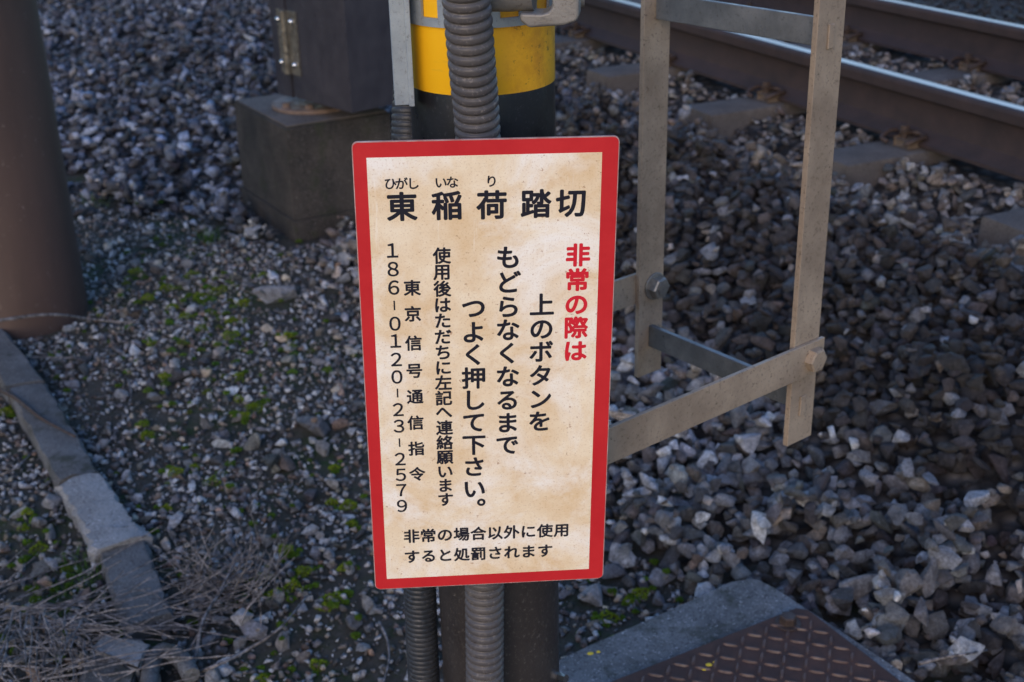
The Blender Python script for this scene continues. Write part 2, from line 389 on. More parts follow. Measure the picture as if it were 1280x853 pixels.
def mass(name, variants, P, R_, E, C, parent, material, smoothshade=False):
    """P (n,3) places, R_ (n,) radii, E (n,3) angles, C (n,3) colours -> one joined mesh"""
    cos_, trs, cols = [], [], []; off = 0; which = rng.integers(0, len(variants), len(P))
    Rm = rotm(E[:, 0], E[:, 1], E[:, 2])
    for k, (_, co, tr) in enumerate(variants):
        sel = np.where(which == k)[0]
        if not len(sel): continue
        v = np.einsum('nij,kj->nki', Rm[sel], co) * R_[sel][:, None, None] + P[sel][:, None, :]
        cos_.append(v.reshape(-1, 3)); t = tr[None] + (np.arange(len(sel)) * len(co))[:, None, None] + off
        trs.append(t.reshape(-1, 3)); cols.append(np.repeat(C[sel], len(co), 0)); off += len(sel) * len(co)
    co = np.concatenate(cos_); tr = np.concatenate(trs).astype(np.int32); cl = np.concatenate(cols)
    me = bpy.data.meshes.new(name); me.vertices.add(len(co)); me.vertices.foreach_set('co', co.ravel().astype(np.float32))
    me.loops.add(tr.size); me.loops.foreach_set('vertex_index', tr.ravel()); me.polygons.add(len(tr))
    me.polygons.foreach_set('loop_start', np.arange(0, tr.size, 3, dtype=np.int32)); me.update(calc_edges=True)
    a = me.attributes.new('col', 'FLOAT_COLOR', 'POINT'); a.data.foreach_set('color', np.concatenate([cl, np.ones((len(cl), 1))], 1).ravel().astype(np.float32))
    me.materials.append(material)
    o = link(bpy.data.objects.new(name, me), parent); tag(o, kind='stuff'); print(name, len(P), 'stones', len(tr), 'tris')
    return o
def project(P):
    q = P - np.array(CAM); z = q @ np.array(_f)
    return 640 + F * (q @ np.array(AX)) / z, 426.5 + F * (q @ np.array(AD)) / z, z
# heightmap
G = .008; U0, V0 = -2.6, .8
hu = np.arange(U0, 9.4, G); hv = np.arange(V0, 13.2, G)
HU, HV = np.meshgrid(hu, hv, indexing='ij'); HM = np.maximum(soil_z(HU, HV), bed_z(HU, HV)).astype(np.float32)
SLEEP_V = [1.60 + .735 * i for i in range(0, 15)]
RAILU = (2.937, 3.907)
def blocked(u, v, r):
    b = np.zeros(u.shape, bool)
    for ru in RAILU: b |= abs(u - ru) < .070 + r * .35
    for sv in SLEEP_V: b |= (abs(v - sv) < .095 + r * .3) & (u > 2.60) & (u < 4.28) & (rng.random(u.shape) < .87)
    b |= (u > 1.07 - r) & (u < 1.50 + r) & (v > 4.04 - r) & (v < 4.56 + r)              # cabinet base
    b |= (u > .3) & (u < 1.30 + r * .6) & (v < 1.62 + r * .5) & (v > .5)                # pit cover
    cu, cv = uv(COLUMN); b |= np.hypot(u - cu, v - cv) < .20 + r * .6
    pu, pv = uv(Vector((-.024, 1.32, 0))); b |= np.hypot(u - pu, v - pv) < .1 + r
    ku = np.interp(v, KV, KU); b |= (abs(u - ku) < .045 + r * .5) & (v > 2.0) & (v < 4.2)
    return b
COLUMN = Vector((sin(radians(-22.4)) * 3.84, cos(radians(22.4)) * 3.84, 0))
KPX = [(-40, 385), (30, 478), (98, 592), (146, 668), (166, 728), (168, 790)]
_k = [uv(onz(x, y, .04)) for x, y in KPX]; KV = np.array([a[1] for a in _k][::-1]); KU = np.array([a[0] for a in _k][::-1])

def deposit(u, v, r, sink=.45):
    z = np.empty(len(u)); W_ = HM.shape
    for i in range(len(u)):
        rr = r[i] * .85; k = max(1, int(rr / G)); a = int((u[i] - U0) / G); b = int((v[i] - V0) / G)
        if a - k < 0 or b - k < 0 or a + k + 1 > W_[0] or b + k + 1 > W_[1]: z[i] = -9; continue
        win = HM[a - k:a + k + 1, b - k:b + k + 1]
        base = np.partition(win.ravel(), int(win.size * .52))[int(win.size * .52)]
        zc = base + r[i] * sink; z[i] = zc
        yy, xx = np.ogrid[-k:k + 1, -k:k + 1]; d2 = (xx * xx + yy * yy) * (G * G) / (rr * rr)
        top = zc + r[i] * .6 * np.sqrt(np.clip(1 - d2, 0, 1)); np.maximum(win, np.where(d2 < 1, top, -9), out=win)
    return z
def palette(keys, n_, wts):
    keys = np.array(keys); c = keys[rng.choice(len(keys), n_, p=np.array(wts) / sum(wts))]
    return np.clip(c * np.clip(rng.lognormal(-.10, .48, (n_, 1)), .25, 2.6) + rng.normal(0, .0028, (n_, 3)), .008, .46)
BL = [(.11, .115, .125), (.065, .066, .072), (.17, .175, .19), (.10, .088, .080), (.30, .31, .33), (.20, .175, .155), (.040, .038, .040)]

# --- ballast
def scatter(n_, ulo, uhi, vlo, vhi, rlo, rhi, pw=1.6):
    u = rng.uniform(ulo, uhi, n_); v = rng.uniform(vlo, vhi, n_); r = rlo + (rhi - rlo) * rng.random(n_) ** pw
    return u, v, r
parts_ = [scatter(11000, .6, 2.5, 1.0, 4.2, .014, .036), scatter(9000, -1.1, 2.5, 4.2, 8.5, .018, .044), scatter(17000, 2.45, 4.4, 1.6, 9.5, .013, .029),
          scatter(7600, 4.3, 9.2, 2.6, 10.5, .022, .040), scatter(4400, -1.0, 2.5, 8.5, 12.5, .026, .046)]
u, v, r = [np.concatenate(x) for x in zip(*parts_)]
P0 = np.stack([u * UN.x + v * UD.x, u * UN.y + v * UD.y, bed_z(u, v)], 1); px, py, pz = project(P0)
edge = toe(v)
keep = (px > -260) & (px < 1540) & (py > -170) & (py < 1010) & ((u > edge) | ((u > edge - .3) & (rng.random(len(u)) < np.exp((u - edge) / .07)))) & ~blocked(u, v, r)
u, v, r = u[keep], v[keep], r[keep]
z = deposit(u, v, r); ok = z > -5; u, v, r, z = u[ok], v[ok], r[ok], z[ok]
P = np.stack([u * UN.x + v * UD.x, u * UN.y + v * UD.y, z], 1); px, py, pz = project(P); nn = len(u)
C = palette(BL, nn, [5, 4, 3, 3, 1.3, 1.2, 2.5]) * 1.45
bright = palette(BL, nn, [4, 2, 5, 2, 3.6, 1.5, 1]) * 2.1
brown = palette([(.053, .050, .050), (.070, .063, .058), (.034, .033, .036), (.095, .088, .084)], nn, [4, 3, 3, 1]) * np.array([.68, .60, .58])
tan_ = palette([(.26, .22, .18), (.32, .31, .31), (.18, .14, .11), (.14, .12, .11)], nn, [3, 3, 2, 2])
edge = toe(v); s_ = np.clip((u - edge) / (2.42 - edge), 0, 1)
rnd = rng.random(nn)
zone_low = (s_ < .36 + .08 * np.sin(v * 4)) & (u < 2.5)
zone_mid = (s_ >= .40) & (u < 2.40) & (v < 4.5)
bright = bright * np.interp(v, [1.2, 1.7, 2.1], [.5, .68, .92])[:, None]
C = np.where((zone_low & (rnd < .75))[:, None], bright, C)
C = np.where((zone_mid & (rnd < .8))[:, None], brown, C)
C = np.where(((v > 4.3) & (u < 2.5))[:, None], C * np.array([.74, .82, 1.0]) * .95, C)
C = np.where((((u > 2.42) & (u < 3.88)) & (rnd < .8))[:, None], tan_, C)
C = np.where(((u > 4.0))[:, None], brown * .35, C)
E = np.stack([rng.normal(0, .45, nn), rng.normal(0, .45, nn), rng.uniform(0, 2 * pi, nn)], 1)
# what can be picked apart: largest in the picture, in view, on top of the pile
hid = (px > 445) & (px < 770) & (py > 165) & (py < 735)
inview = (px > 0) & (px < 1280) & (py > 0) & (py < 853) & ~hid
ia = np.clip(((u - U0) / G).astype(int), 0, HM.shape[0] - 1); ib = np.clip(((v - V0) / G).astype(int), 0, HM.shape[1] - 1)
topmost = z + r * .62 >= HM[ia, ib] - .004
score = np.where(inview & topmost, r / pz, 0); order = np.argsort(-score); one = order[:290]
rest = np.ones(nn, bool); rest[one] = False
def single(i, P, r, E, C, variants, parent, name='stone'):
    me = variants[int(i) % len(variants)][0]
    o = bpy.data.objects.new(name, me); o.location = P[i]; o.rotation_euler = E[i]; o.scale = (r[i],) * 3
    o.color = (*C[i], 1); link(o, parent)
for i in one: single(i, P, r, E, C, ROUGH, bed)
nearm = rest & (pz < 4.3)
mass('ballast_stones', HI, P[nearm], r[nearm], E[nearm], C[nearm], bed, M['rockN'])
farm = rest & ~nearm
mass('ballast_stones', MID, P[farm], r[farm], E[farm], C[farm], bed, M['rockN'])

# --- stones lying on the soil: the ones with a place of their own first
HAND = [(347, 372, 24, (.26, .27, .30)), (215, 470, 20, (.20, .18, .18)), (391, 533, 30, (.14, .14, .155)), (75, 509, 11, (.6, .57, .52)), (60, 626, 16, (.3, .3, .31)),
        (277, 553, 12, (.42, .44, .44)), (316, 553, 18, (.17, .17, .15)), (169, 430, 12, (.3, .29, .32)), (361, 448, 13, (.28, .27, .23)), (360, 580, 19, (.13, .10, .085)),
        (405, 560, 16, (.25, .24, .23)), (160, 592, 10, (.5, .5, .52)), (50, 708, 17, (.17, .165, .15)), (24, 705, 14, (.33, .33, .34)), (418, 602, 14, (.3, .29, .27)),
        (740, 744, 25, (.30, .31, .33)), (775, 705, 19, (.33, .34, .36)), (826, 722, 17, (.24, .25, .28)), (846, 628, 17, (.42, .42, .38)), (941, 576, 21, (.40, .40, .43)),
        (1068, 758, 24, (.24, .24, .25)), (1125, 785, 27, (.20, .185, .18)), (1170, 764, 21, (.26, .27, .30)), (770, 665, 16, (.28, .29, .32)), (905, 616, 15, (.2, .2, .22)),
        (873, 612, 15, (.13, .12, .13)), (316, 786, 23, (.27, .27, .30)), (356, 800, 20, (.25, .24, .24)), (262, 800, 14, (.24, .24, .25)), (414, 690, 13, (.3, .31, .33)),
        (388, 660, 12, (.4, .41, .42)), (440, 775, 15, (.11, .115, .13)), (452, 805, 12, (.3, .3, .3)), (705, 740, 12, (.12, .13, .16)), (860, 705, 18, (.2, .2, .22)),
        (236, 330, 12, (.2, .2, .21)), (410, 330, 11, (.22, .22, .25)), (300, 800, 11, (.3, .3, .3)), (268, 845, 16, (.3, .31, .32)), (380, 755, 10, (.22, .24, .28)),
        (1010, 780, 10, (.45, .46, .48)), (1105, 757, 18, (.17, .165, .17)), (1215, 770, 20, (.22, .22, .24)), (1250, 820, 22, (.16, .16, .17)), (1200, 845, 24, (.45, .47, .5)), (1150, 812, 18, (.18, .18, .2))]
hp = []
for (x, y, s, c) in HAND:
    q = onz(x, y, .02); a, b = uv(q); bz = max(float(soil_z(np.array(a), np.array(b))), float(bed_z(np.array(a), np.array(b))))
    q = onz(x, y, bz + .014); a, b = uv(q); rr = s * (q - CAM).length / F * 1.02; hp.append((a, b, rr, c))
hu_, hv_, hr_ = (np.array([h[k] for h in hp]) for k in range(3))
hz = deposit(hu_, hv_, hr_, .38); hP = np.stack([hu_ * UN.x + hv_ * UD.x, hu_ * UN.y + hv_ * UD.y, hz], 1)
hC = np.array([h[3] for h in hp]); hE = np.stack([rng.normal(0, .25, len(hp)), rng.normal(0, .25, len(hp)), rng.uniform(0, 6.28, len(hp))], 1)
for i in range(len(hp)): single(i, hP, hr_, hE, hC, ROUGH, ground)
# --- pebbles and gravel
SP = [(.20, .205, .215), (.12, .11, .10), (.32, .33, .345), (.46, .47, .48), (.15, .105, .08), (.06, .062, .066), (.26, .22, .17)]
u, v, r = scatter(9000, -1.8, 1.6, 1.1, 6.0, .009, .026, 3.4)
P0 = np.stack([u * UN.x + v * UD.x, u * UN.y + v * UD.y, u * 0], 1); px, py, pz = project(P0)
dens = np.clip(1.15 - .8 * np.clip((.45 - u) / .9, 0, 1), .25, 1)
keep = (px > -260) & (px < 1540) & (py > -60) & (py < 1010) & (u < toe(v) + .12) & ~blocked(u, v, r) & (rng.random(len(u)) < dens)
u, v, r = u[keep], v[keep], r[keep]; z = deposit(u, v, r, .30); P = np.stack([u * UN.x + v * UD.x, u * UN.y + v * UD.y, z], 1)
px, py, pz = project(P); nn = len(u); C = palette(SP, nn, [5, 4, 3, 1.9, 2, 3, 1.6]) * 1.65
E = np.stack([rng.normal(0, .3, nn), rng.normal(0, .3, nn), rng.uniform(0, 6.28, nn)], 1)
hid = (px > 445) & (px < 770) & (py > 165) & (py < 735)
score = np.where((px > 0) & (px < 1280) & (py > 0) & (py < 853) & ~hid, r / pz, 0); one = np.argsort(-score)[:250]
rest = np.ones(nn, bool); rest[one] = False
for i in one: single(i, P, r, E, C, ROUGH, ground)
mass('pebbles', MID, P[rest], r[rest], E[rest], C[rest], ground, M['rockN'])
u, v, r = scatter(175000, -1.2, 1.75, 1.2, 5.2, .0028, .0135, 2.0)
P0 = np.stack([u * UN.x + v * UD.x, u * UN.y + v * UD.y, u * 0], 1); px, py, pz = project(P0)
cl = wob(u, v, 2.3) * .5 + .5
keep = (px > -120) & (px < 1400) & (py > -10) & (py < 900) & (u < toe(v) + .40) & ~blocked(u, v, r) & (rng.random(len(u)) < np.clip(.16 + cl * .62, 0, 1) * np.where(v > 4.2, .4, .95))
u, v, r = u[keep], v[keep], r[keep]; ia = ((u - U0) / G).astype(int); ib = ((v - V0) / G).astype(int)
gz = np.maximum(soil_z(u, v), bed_z(u, v)); z = gz + r * .35; keep = HM[ia, ib] - gz < .004; u, v, r, z = u[keep], v[keep], r[keep], z[keep]
nn = len(u); P = np.stack([u * UN.x + v * UD.x, u * UN.y + v * UD.y, z], 1)
C = palette(SP, nn, [5, 5, 3, 1.9, 2.6, 3.4, 1.8]) * 1.7; E = np.stack([rng.normal(0, .4, nn), rng.normal(0, .4, nn), rng.uniform(0, 6.28, nn)], 1)
mass('gravel', LO, P, r, E, C, ground, M['rockN'])

def top_z(p):
    a, b = uv(p); i, j = int((a - U0) / G), int((b - V0) / G)
    return float(HM[i, j]) if 0 <= i < HM.shape[0] and 0 <= j < HM.shape[1] else 0.0
def gpt(px, py, lift=0.0):
    z = .02
    for _ in range(4): q = onz(px, py, z + lift); z = .5 * z + .5 * top_z(q)
    return onz(px, py, z + lift)

# ------------------------------------------------------------------ moss
MOSS = [(316, 513, 15), (305, 520, 9), (218, 590, 11), (242, 585, 8), (266, 603, 13), (50, 686, 13), (84, 712, 8), (320, 508, 9), (184, 545, 10), (366, 735, 15), (345, 742, 10), (418, 750, 17), (405, 760, 10),
        (760, 773, 15), (802, 742, 12), (786, 752, 9), (356, 688, 12), (436, 632, 13), (415, 628, 8), (232, 398, 13), (252, 412, 10), (208, 362, 12), (288, 420, 13), (240, 345, 12), (262, 392, 10), (290, 402, 10), (215, 385, 9),
        (398, 832, 13), (330, 720, 10), (300, 500, 9), (770, 800, 8), (418, 585, 8), (34, 640, 7), (30, 660, 8), (430, 710, 9), (325, 850, 12), (440, 655, 9), (10, 515, 12), (180, 530, 8), (380, 715, 12), (208, 636, 8),
        (120, 640, 5), (730, 720, 7), (790, 800, 7), (360, 420, 9), (300, 470, 8), (190, 430, 8), (205, 470, 7), (170, 340, 10), (185, 372, 9), (275, 365, 14), (250, 372, 12), (305, 380, 11), (330, 345, 9)]
bm = bmesh.new(); cl = bm.verts.layers.float_color.new('col')
def moss_clump(p, rad, shade):
    for _ in range(int(150 + rad * 9000)):
        a = random.uniform(0, 2 * pi); q = random.random() ** .6; th = q * pi / 2
        d = Vector((sin(th) * cos(a), sin(th) * sin(a), cos(th) * .62)); lump = 1 + .22 * sin(a * 3 + rad * 900) + random.uniform(-.12, .12)
        b = p + d * rad * lump; s = random.uniform(.0016, .0034)
        nrm = (d + Vector((random.gauss(0, .5), random.gauss(0, .5), random.gauss(0, .3)))).normalized(); t = nrm.orthogonal().normalized(); t2 = nrm.cross(t)
        k = random.uniform(.6, 1.3)
        vs = [bm.verts.new(b + t * s * .5), bm.verts.new(b - t * s * .5), bm.verts.new(b + t2 * s * .5 + nrm * s * .3), bm.verts.new(b + nrm * s * 1.5)]
        for x in vs: x[cl] = (shade[0] * k, shade[1] * k, shade[2] * k, 1)
        bm.faces.new((vs[0], vs[1], vs[3])); bm.faces.new((vs[1], vs[2], vs[3])); bm.faces.new((vs[2], vs[0], vs[3]))
for (x, y, s) in MOSS:
    p = gpt(x, y); rad = s * (p - CAM).length / F * .72; p = p - Vector((0, 0, rad * .12))
    g = random.random(); moss_clump(p, rad, (.10 + .06 * g, .155 + .05 * g, .014))
    for _ in range(random.randint(1, 4)):
        a = random.uniform(0, 6.28); q = p + Vector((cos(a), sin(a), 0)) * rad * random.uniform(1.1, 2.6); q.z = top_z(q)
        moss_clump(q, rad * random.uniform(.2, .5), (.07, .13, .014))
for _ in range(110):
    x, y = random.gauss(250, 75), random.gauss(395, 55); p = gpt(x, y)
    moss_clump(p, random.uniform(.004, .012), (.05 + .03 * random.random(), .095 + .04 * random.random(), .02))
for _ in range(110):
    x, y = random.uniform(0, 450), random.uniform(400, 850); p = gpt(x, y)
    moss_clump(p, random.uniform(.002, .008), (.06, .11, .012))
for _ in range(14):
    x, y = random.uniform(710, 850), random.uniform(700, 815); moss_clump(gpt(x, y), random.uniform(.002, .007), (.06, .11, .012))
o = obj('moss', bm, M['moss']); tag(o, 'bright green cushions of moss dotted over the gravelly soil', 'moss', kind='stuff')

# ------------------------------------------------------------------ rails and sleepers
def rail(u, label):
    hw, ft = .035, .0715; z0, z1 = .340, .520
    pr = [(-ft, z0), (-ft, z0 + .011), (-.030, z0 + .026), (-.012, z0 + .040), (-.0085, z0 + .060), (-.0085, z1 - .066), (-.014, z1 - .052), (-hw, z1 - .040), (-hw - .001, z1 - .012), (-hw + .004, z1 - .003), (-hw + .011, z1),
          (hw - .011, z1), (hw - .004, z1 - .003), (hw + .001, z1 - .012), (hw, z1 - .040), (.014, z1 - .052), (.0085, z1 - .066), (.0085, z0 + .060), (.012, z0 + .040), (.030, z0 + .026), (ft, z0 + .011), (ft, z0)]
    bm = bmesh.new(); t = empty('rail', W(u, 6, 0), YAW); tag(t, label, 'rail', 'rails of the railway track')
    a = [bm.verts.new((x, -9, z)) for x, z in pr]; b = [bm.verts.new((x, 34, z)) for x, z in pr]; k = len(pr)
    for i in range(k):
        bm.faces.new((a[i], b[i], b[(i + 1) % k], a[(i + 1) % k]))
    bm.faces.new(a); bm.faces.new(b[::-1])
    obj('rail_profile', bm, M['rail'], t, auto=28)
    bm = bmesh.new(); q = [(-hw + .020, z1 - .0004), (-hw + .024, z1 + .0003), (hw - .011, z1 + .0002), (hw - .0045, z1 - .0028), (hw - .008, z1 - .006), (-hw + .008, z1 - .006)]
    a = [bm.verts.new((x, -9, z)) for x, z in q]; b = [bm.verts.new((x, 34, z)) for x, z in q]
    for i in range(6): bm.faces.new((a[i], b[i], b[(i + 1) % 6], a[(i + 1) % 6]))
    obj('running_surface', bm, M['shine'], t)
rail(RAILU[0], 'rusty rail with polished top nearest the ladder and the warning sign')
rail(RAILU[1], 'rusty rail with polished top farther back, in the top right corner')

def sleeper():
    t = empty('sleeper', (0, 0, 0), YAW)
    bm = bmesh.new(); L0, L1 = -.87, .87
    sec = lambda w, z: [(-w, z), (w, z)]
    addbox(bm, (L0, -.105, -.165), (L1, .105, 0), bev=.012)
    for v in bm.verts: v.co.y *= 1 - .12 * (v.co.z > -.05); v.co.z += -.012 * (1 - min(1, abs(v.co.x) / .4)) + random.uniform(-.001, .001)
    obj('concrete_beam', bm, M['sleeper'], t, auto=30)
    for ru in (RAILU[0] - 3.422, RAILU[1] - 3.422):
        for s in (-1, 1):
            bm = bmesh.new(); addbox(bm, (ru + s * .062, -.050, .003), (ru + s * .108, .015, .026), bev=.006); obj('clip_pad', bm, M['insul'], t)
            bm = bmesh.new()
            tube(bm, smoothpath([(ru + s * .125, .03, .012), (ru + s * .13, .055, .02), (ru + s * .09, .065, .036), (ru + s * .045, .05, .034), (ru + s * .05, .01, .040), (ru + s * .10, .0, .045), (ru + s * .05, -.01, .040), (ru + s * .045, -.05, .034), (ru + s * .09, -.062, .034), (ru + s * .13, -.05, .018)], 4), .008, 8)
            obj('spring_clip', bm, M['clip'], t, smooth=True)
            bm = bmesh.new(); hexhead(bm, .016, .014, Matrix.Translation((ru + s * .088, 0, .052)), .021); tube(bm, [(ru + s * .088, 0, .0), (ru + s * .088, 0, .053)], .009); obj('bolt', bm, M['clip'], t)
    return t
def dup(root, loc):
    r = root.copy(); COL.objects.link(r); r.location = loc
    for ch in list(root.children):
        c = ch.copy(); COL.objects.link(c); c.parent = r
    return r
s0 = sleeper()
names = {1: 'concrete sleeper at the right frame edge, nearest of the row', 2: 'second nearest concrete sleeper, just right of the taller ladder upright', 3: 'third nearest concrete sleeper, seen between the two ladder uprights',
         4: 'fourth concrete sleeper, largely behind the left ladder upright', 5: 'fifth concrete sleeper, just right of the yellow and black post'}
for i in range(1, 12):
    t = s0 if i == 1 else dup(s0, (0, 0, 0)); t.location = W(3.422, SLEEP_V[i], .333)
    tag(t, names.get(i, 'distant concrete sleeper of the track, hidden behind the post and cabinet'), 'sleeper', 'concrete sleepers under the rails')

# ------------------------------------------------------------------ crossing post
PX, PY, PR = -.024, 1.32, .075
zb_y = zon(604, 120, -.023, 1.245)       # lower edge of the yellow sheet
zb_c = zon(604, 36, -.023, 1.24)         # lower edge of the clamp
post = empty('crossing_post', (PX, PY, 0)); tag(post, 'thick round post wrapped in yellow and black sheeting behind the warning sign', 'post')
zk = zb_y - .16
bm = bmesh.new(); lathe(bm, [(PR - .0012, -.1), (PR - .0012, 2.6)], 64); obj('tube', bm, M['post'], post, auto=40)
bm = bmesh.new(); lathe(bm, [(PR + .0002, zk), (PR + .0004, zk + .0005), (PR + .0004, zb_y - .0005), (PR + .0002, zb_y)], 72); obj('black_band', bm, M['black'], post, auto=40)
bm = bmesh.new(); lathe(bm, [(PR + .0002, zb_y), (PR + .0005, zb_y + .0005), (PR + .0005, zb_y + .2), (PR + .0002, zb_y + .2005)], 72); obj('yellow_band', bm, M['yellow'], post, auto=40)
# slotted clamp band
bm = bmesh.new(); seg = 72; R1, R2 = PR + .0012, PR + .0045
def arcbox(k0, k1, z0, z1, ra=R1, rb=R2):
    g = [[], [], [], []]
    for k in range(k0, k1 + 1):
        a = 2 * pi * k / seg; c, s = cos(a), sin(a)
        for L, (rr, zz) in zip(g, ((ra, z0), (rb, z0), (rb, z1), (ra, z1))): L.append(bm.verts.new((rr * c, rr * s, zz)))
    for j in range(4):
        A, B = g[j], g[(j + 1) % 4]
        for i in range(k1 - k0): bm.faces.new((A[i], A[i + 1], B[i + 1], B[i]))
    bm.faces.new([L[0] for L in g]); bm.faces.new([L[-1] for L in g][::-1])
zc0 = zb_c
arcbox(0, seg, zc0, zc0 + .0085); arcbox(0, seg, zc0 + .030, zc0 + .040)
for k in range(0, seg, 6): arcbox(k, k + 3, zc0 + .0083, zc0 + .0302, R1 + .0001, R2 - .0002)
bmesh.ops.remove_doubles(bm, verts=bm.verts, dist=1e-6)
obj('clamp_band', bm, M['galv_cold'], post, auto=35)
# upright channel left of the post, fixed to the clamp
cp = ond(501, 70, 1.265); cx_, cy_ = cp.x - PX, cp.y - PY
zl = zon(505, 131, cp.x, cp.y)
bm = bmesh.new(); rot = Matrix.Rotation(radians(6), 4, 'Z')
T = Matrix.Translation((cx_, cy_, 0)) @ rot
addbox(bm, (-.0085, -.003, zl), (.0075, 0, 2.3), T, bev=.0006, seg=1)
addbox(bm, (.0055, -.0065, zl - .001), (.011, -.0032, 2.3), T, bev=.0006, seg=1)
addbox(bm, (.008, -.0032, zl - .001), (.011, .022, 2.3), T, bev=.0006, seg=1)
addbox(bm, (-.0085, .0002, zl), (-.0060, .022, 2.3), T, bev=.0006, seg=1)
obj('upright_channel', bm, M['galv_cold'], post)
# cast arm with an eye on the right of the clamp
bm = bmesh.new()
q0 = ond(606, -8, 1.215); q1 = ond(668, -8, 1.205); pp = lambda q: (q.x - PX, q.y - PY, q.z)
tube(bm, [pp(q0), pp((q0 + q1) / 2), pp(q1)], [.0165, .0165, .015], 24)
obj('cast_arm', bm, M['cast'], post, auto=40)
bm = bmesh.new(); c0 = ond(692, -14, 1.20); A = Vector(pp(c0)); 
out = [(-.030, -.0265), (-.022, -.0325), (.010, -.0305), (.0215, -.027), (.024, -.022), (.0245, .02), (.0, .024), (0, .012), (-.0005, -.014), (-.004, -.0185), (-.010, -.020), (-.030, -.0195)]
mt = Matrix.Translation(A) @ Matrix.Rotation(radians(-6), 4, 'Z') @ Matrix.Rotation(radians(90), 4, 'X')
prism(bm, out, -.016, .016, mt); bmesh.ops.recalc_face_normals(bm, faces=bm.faces)
o = obj('cast_eye', bm, M['cast'], post); md = o.modifiers.new('b', 'BEVEL'); md.width = .0025; md.segments = 3; md.limit_method = 'ANGLE'
bm = bmesh.new(); c1 = ond(722, -8, 1.26); tube(bm, [pp(ond(700, -6, 1.27)), pp(ond(731, -5, 1.27))], .011, 20); obj('arm_pin', bm, M['cast'], post, auto=40)
bm = bmesh.new(); b0 = ond(697, 846, 1.30); b1 = ond(709, 849, 1.29); A = Vector(pp(b0)); ax = Vector(pp(b1)) - A
tube(bm, [A - ax * 1.5, A + ax * .9], .0055, 6); obj('bolt', bm, M['chrome'], post)

def conduit(name, pts, r, amp, pitch, material, label):
    path = smoothpath(pts, 12); L = [0]
    for a, b in zip(path, path[1:]): L.append(L[-1] + (b - a).length)
    step = pitch / 8; n_ = int(L[-1] / step); P_, R_ = [], []; j = 0
    for i in range(n_):
        s = i * step
        while j < len(L) - 2 and L[j + 1] < s: j += 1
        P_.append(path[j].lerp(path[j + 1], (s - L[j]) / max(1e-9, L[j + 1] - L[j])))
        ph = (i % 8) / 8; R_.append(r - amp + amp * (1 - (2 * abs(ph - .5)) ** 3.2) * 1.0)
    bm = bmesh.new(); tube(bm, P_, R_, 36)
    o = obj(name, bm, material, smooth=True); tag(o, label, 'conduit', 'corrugated cable conduits on the post'); return o
c = lambda x, y, d: ond(x, y, d)
conduit('corrugated_conduit', [c(574, -170, 1.15), c(578, -60, 1.155), c(583, 0, 1.165), c(590, 80, 1.18), c(597, 165, 1.20), c(602, 300, 1.21), c(604.5, 500, 1.21), c(605.5, 745, 1.205), c(606, 860, 1.205), c(606, 1010, 1.205)], .0222, .0035, .0101, M['rubber'],
        'thick grey ribbed conduit running down the front of the post behind the sign')
c2 = c(527, 790, 1.335)
conduit('corrugated_conduit', [c(517, -120, 1.43), c(516, 60, 1.43), c(512, 150, 1.41), c(512, 220, 1.40), c(515, 420, 1.365), c(527, 790, 1.335), Vector((c2.x, c2.y, .25)), Vector((c2.x, c2.y, 0))], .0205, .0014, .0068, M['rubber_dark'],
        'darker finely ribbed conduit standing at the left side of the post')

# ------------------------------------------------------------------ sign
TL = CAM + ray(439, 178) * 1.15
wx = Vector((.99699635, .07593344, -.01524419)); hy = Vector((.03077105, -.02139021, .99929755))
wx = (wx - hy * .5 * hy.dot(wx)).normalized(); hy = (hy - wx * hy.dot(wx)).normalized(); nz = wx.cross(hy)
SW, SH = .2440, .4890
sign = empty('warning_sign', TL - hy * SH + wx * SW / 2)
tag(sign, 'weathered cream sign with red border and vertical Japanese instructions mounted on the post', 'sign')
sm = Matrix((wx, hy, nz)).transposed().to_4x4(); sign.rotation_euler = sm.to_euler()
SM = Matrix.Translation(sign.location) @ sm                     # local: x across, y up, z towards the viewer
def splane(px, py):                                             # sign-plane coordinates of a sight line
    q = ray(px, py); t = (sign.location - CAM).dot(nz) / q.dot(nz); h = CAM + q * t - sign.location
    return Vector((h.dot(wx), h.dot(hy)))
def rrect(x0, y0, x1, y1, r, k=6):
    out = []
    for cx, cy, a0 in ((x1 - r, y1 - r, 0), (x0 + r, y1 - r, 90), (x0 + r, y0 + r, 180), (x1 - r, y0 + r, 270)):
        for i in range(k + 1):
            a = radians(a0 + 90 * i / k); out.append((cx + r * cos(a), cy + r * sin(a)))
    return out
bm = bmesh.new(); prism(bm, rrect(-SW / 2, 0, SW / 2, SH, .0055), -.0030, -.0006, bev=.0006); obj('panel', bm, M['edge'], sign)
bm = bmesh.new(); prism(bm, rrect(-SW / 2 + .0009, .0009, SW / 2 - .0009, SH - .0009, .0048), -.0007, -.0002); obj('border', bm, M['red'], sign)
fc = [splane(*p) for p in ((460.4, 196.8), (753.4, 191.2), (735.4, 711.6), (481.4, 723.8))]
fx0, fx1 = (fc[0].x + fc[3].x) / 2, (fc[1].x + fc[2].x) / 2; fy0, fy1 = (fc[2].y + fc[3].y) / 2, (fc[0].y + fc[1].y) / 2
print('field', [tuple(round(x, 4) for x in f) for f in fc])
bm = bmesh.new(); prism(bm, [(fx0, fy0), (fx1, fy0), (fx1, fy1), (fx0, fy1)], -.0004, 0); obj('printed_field', bm, M['field'], sign)
for s in (-1, 1): pass
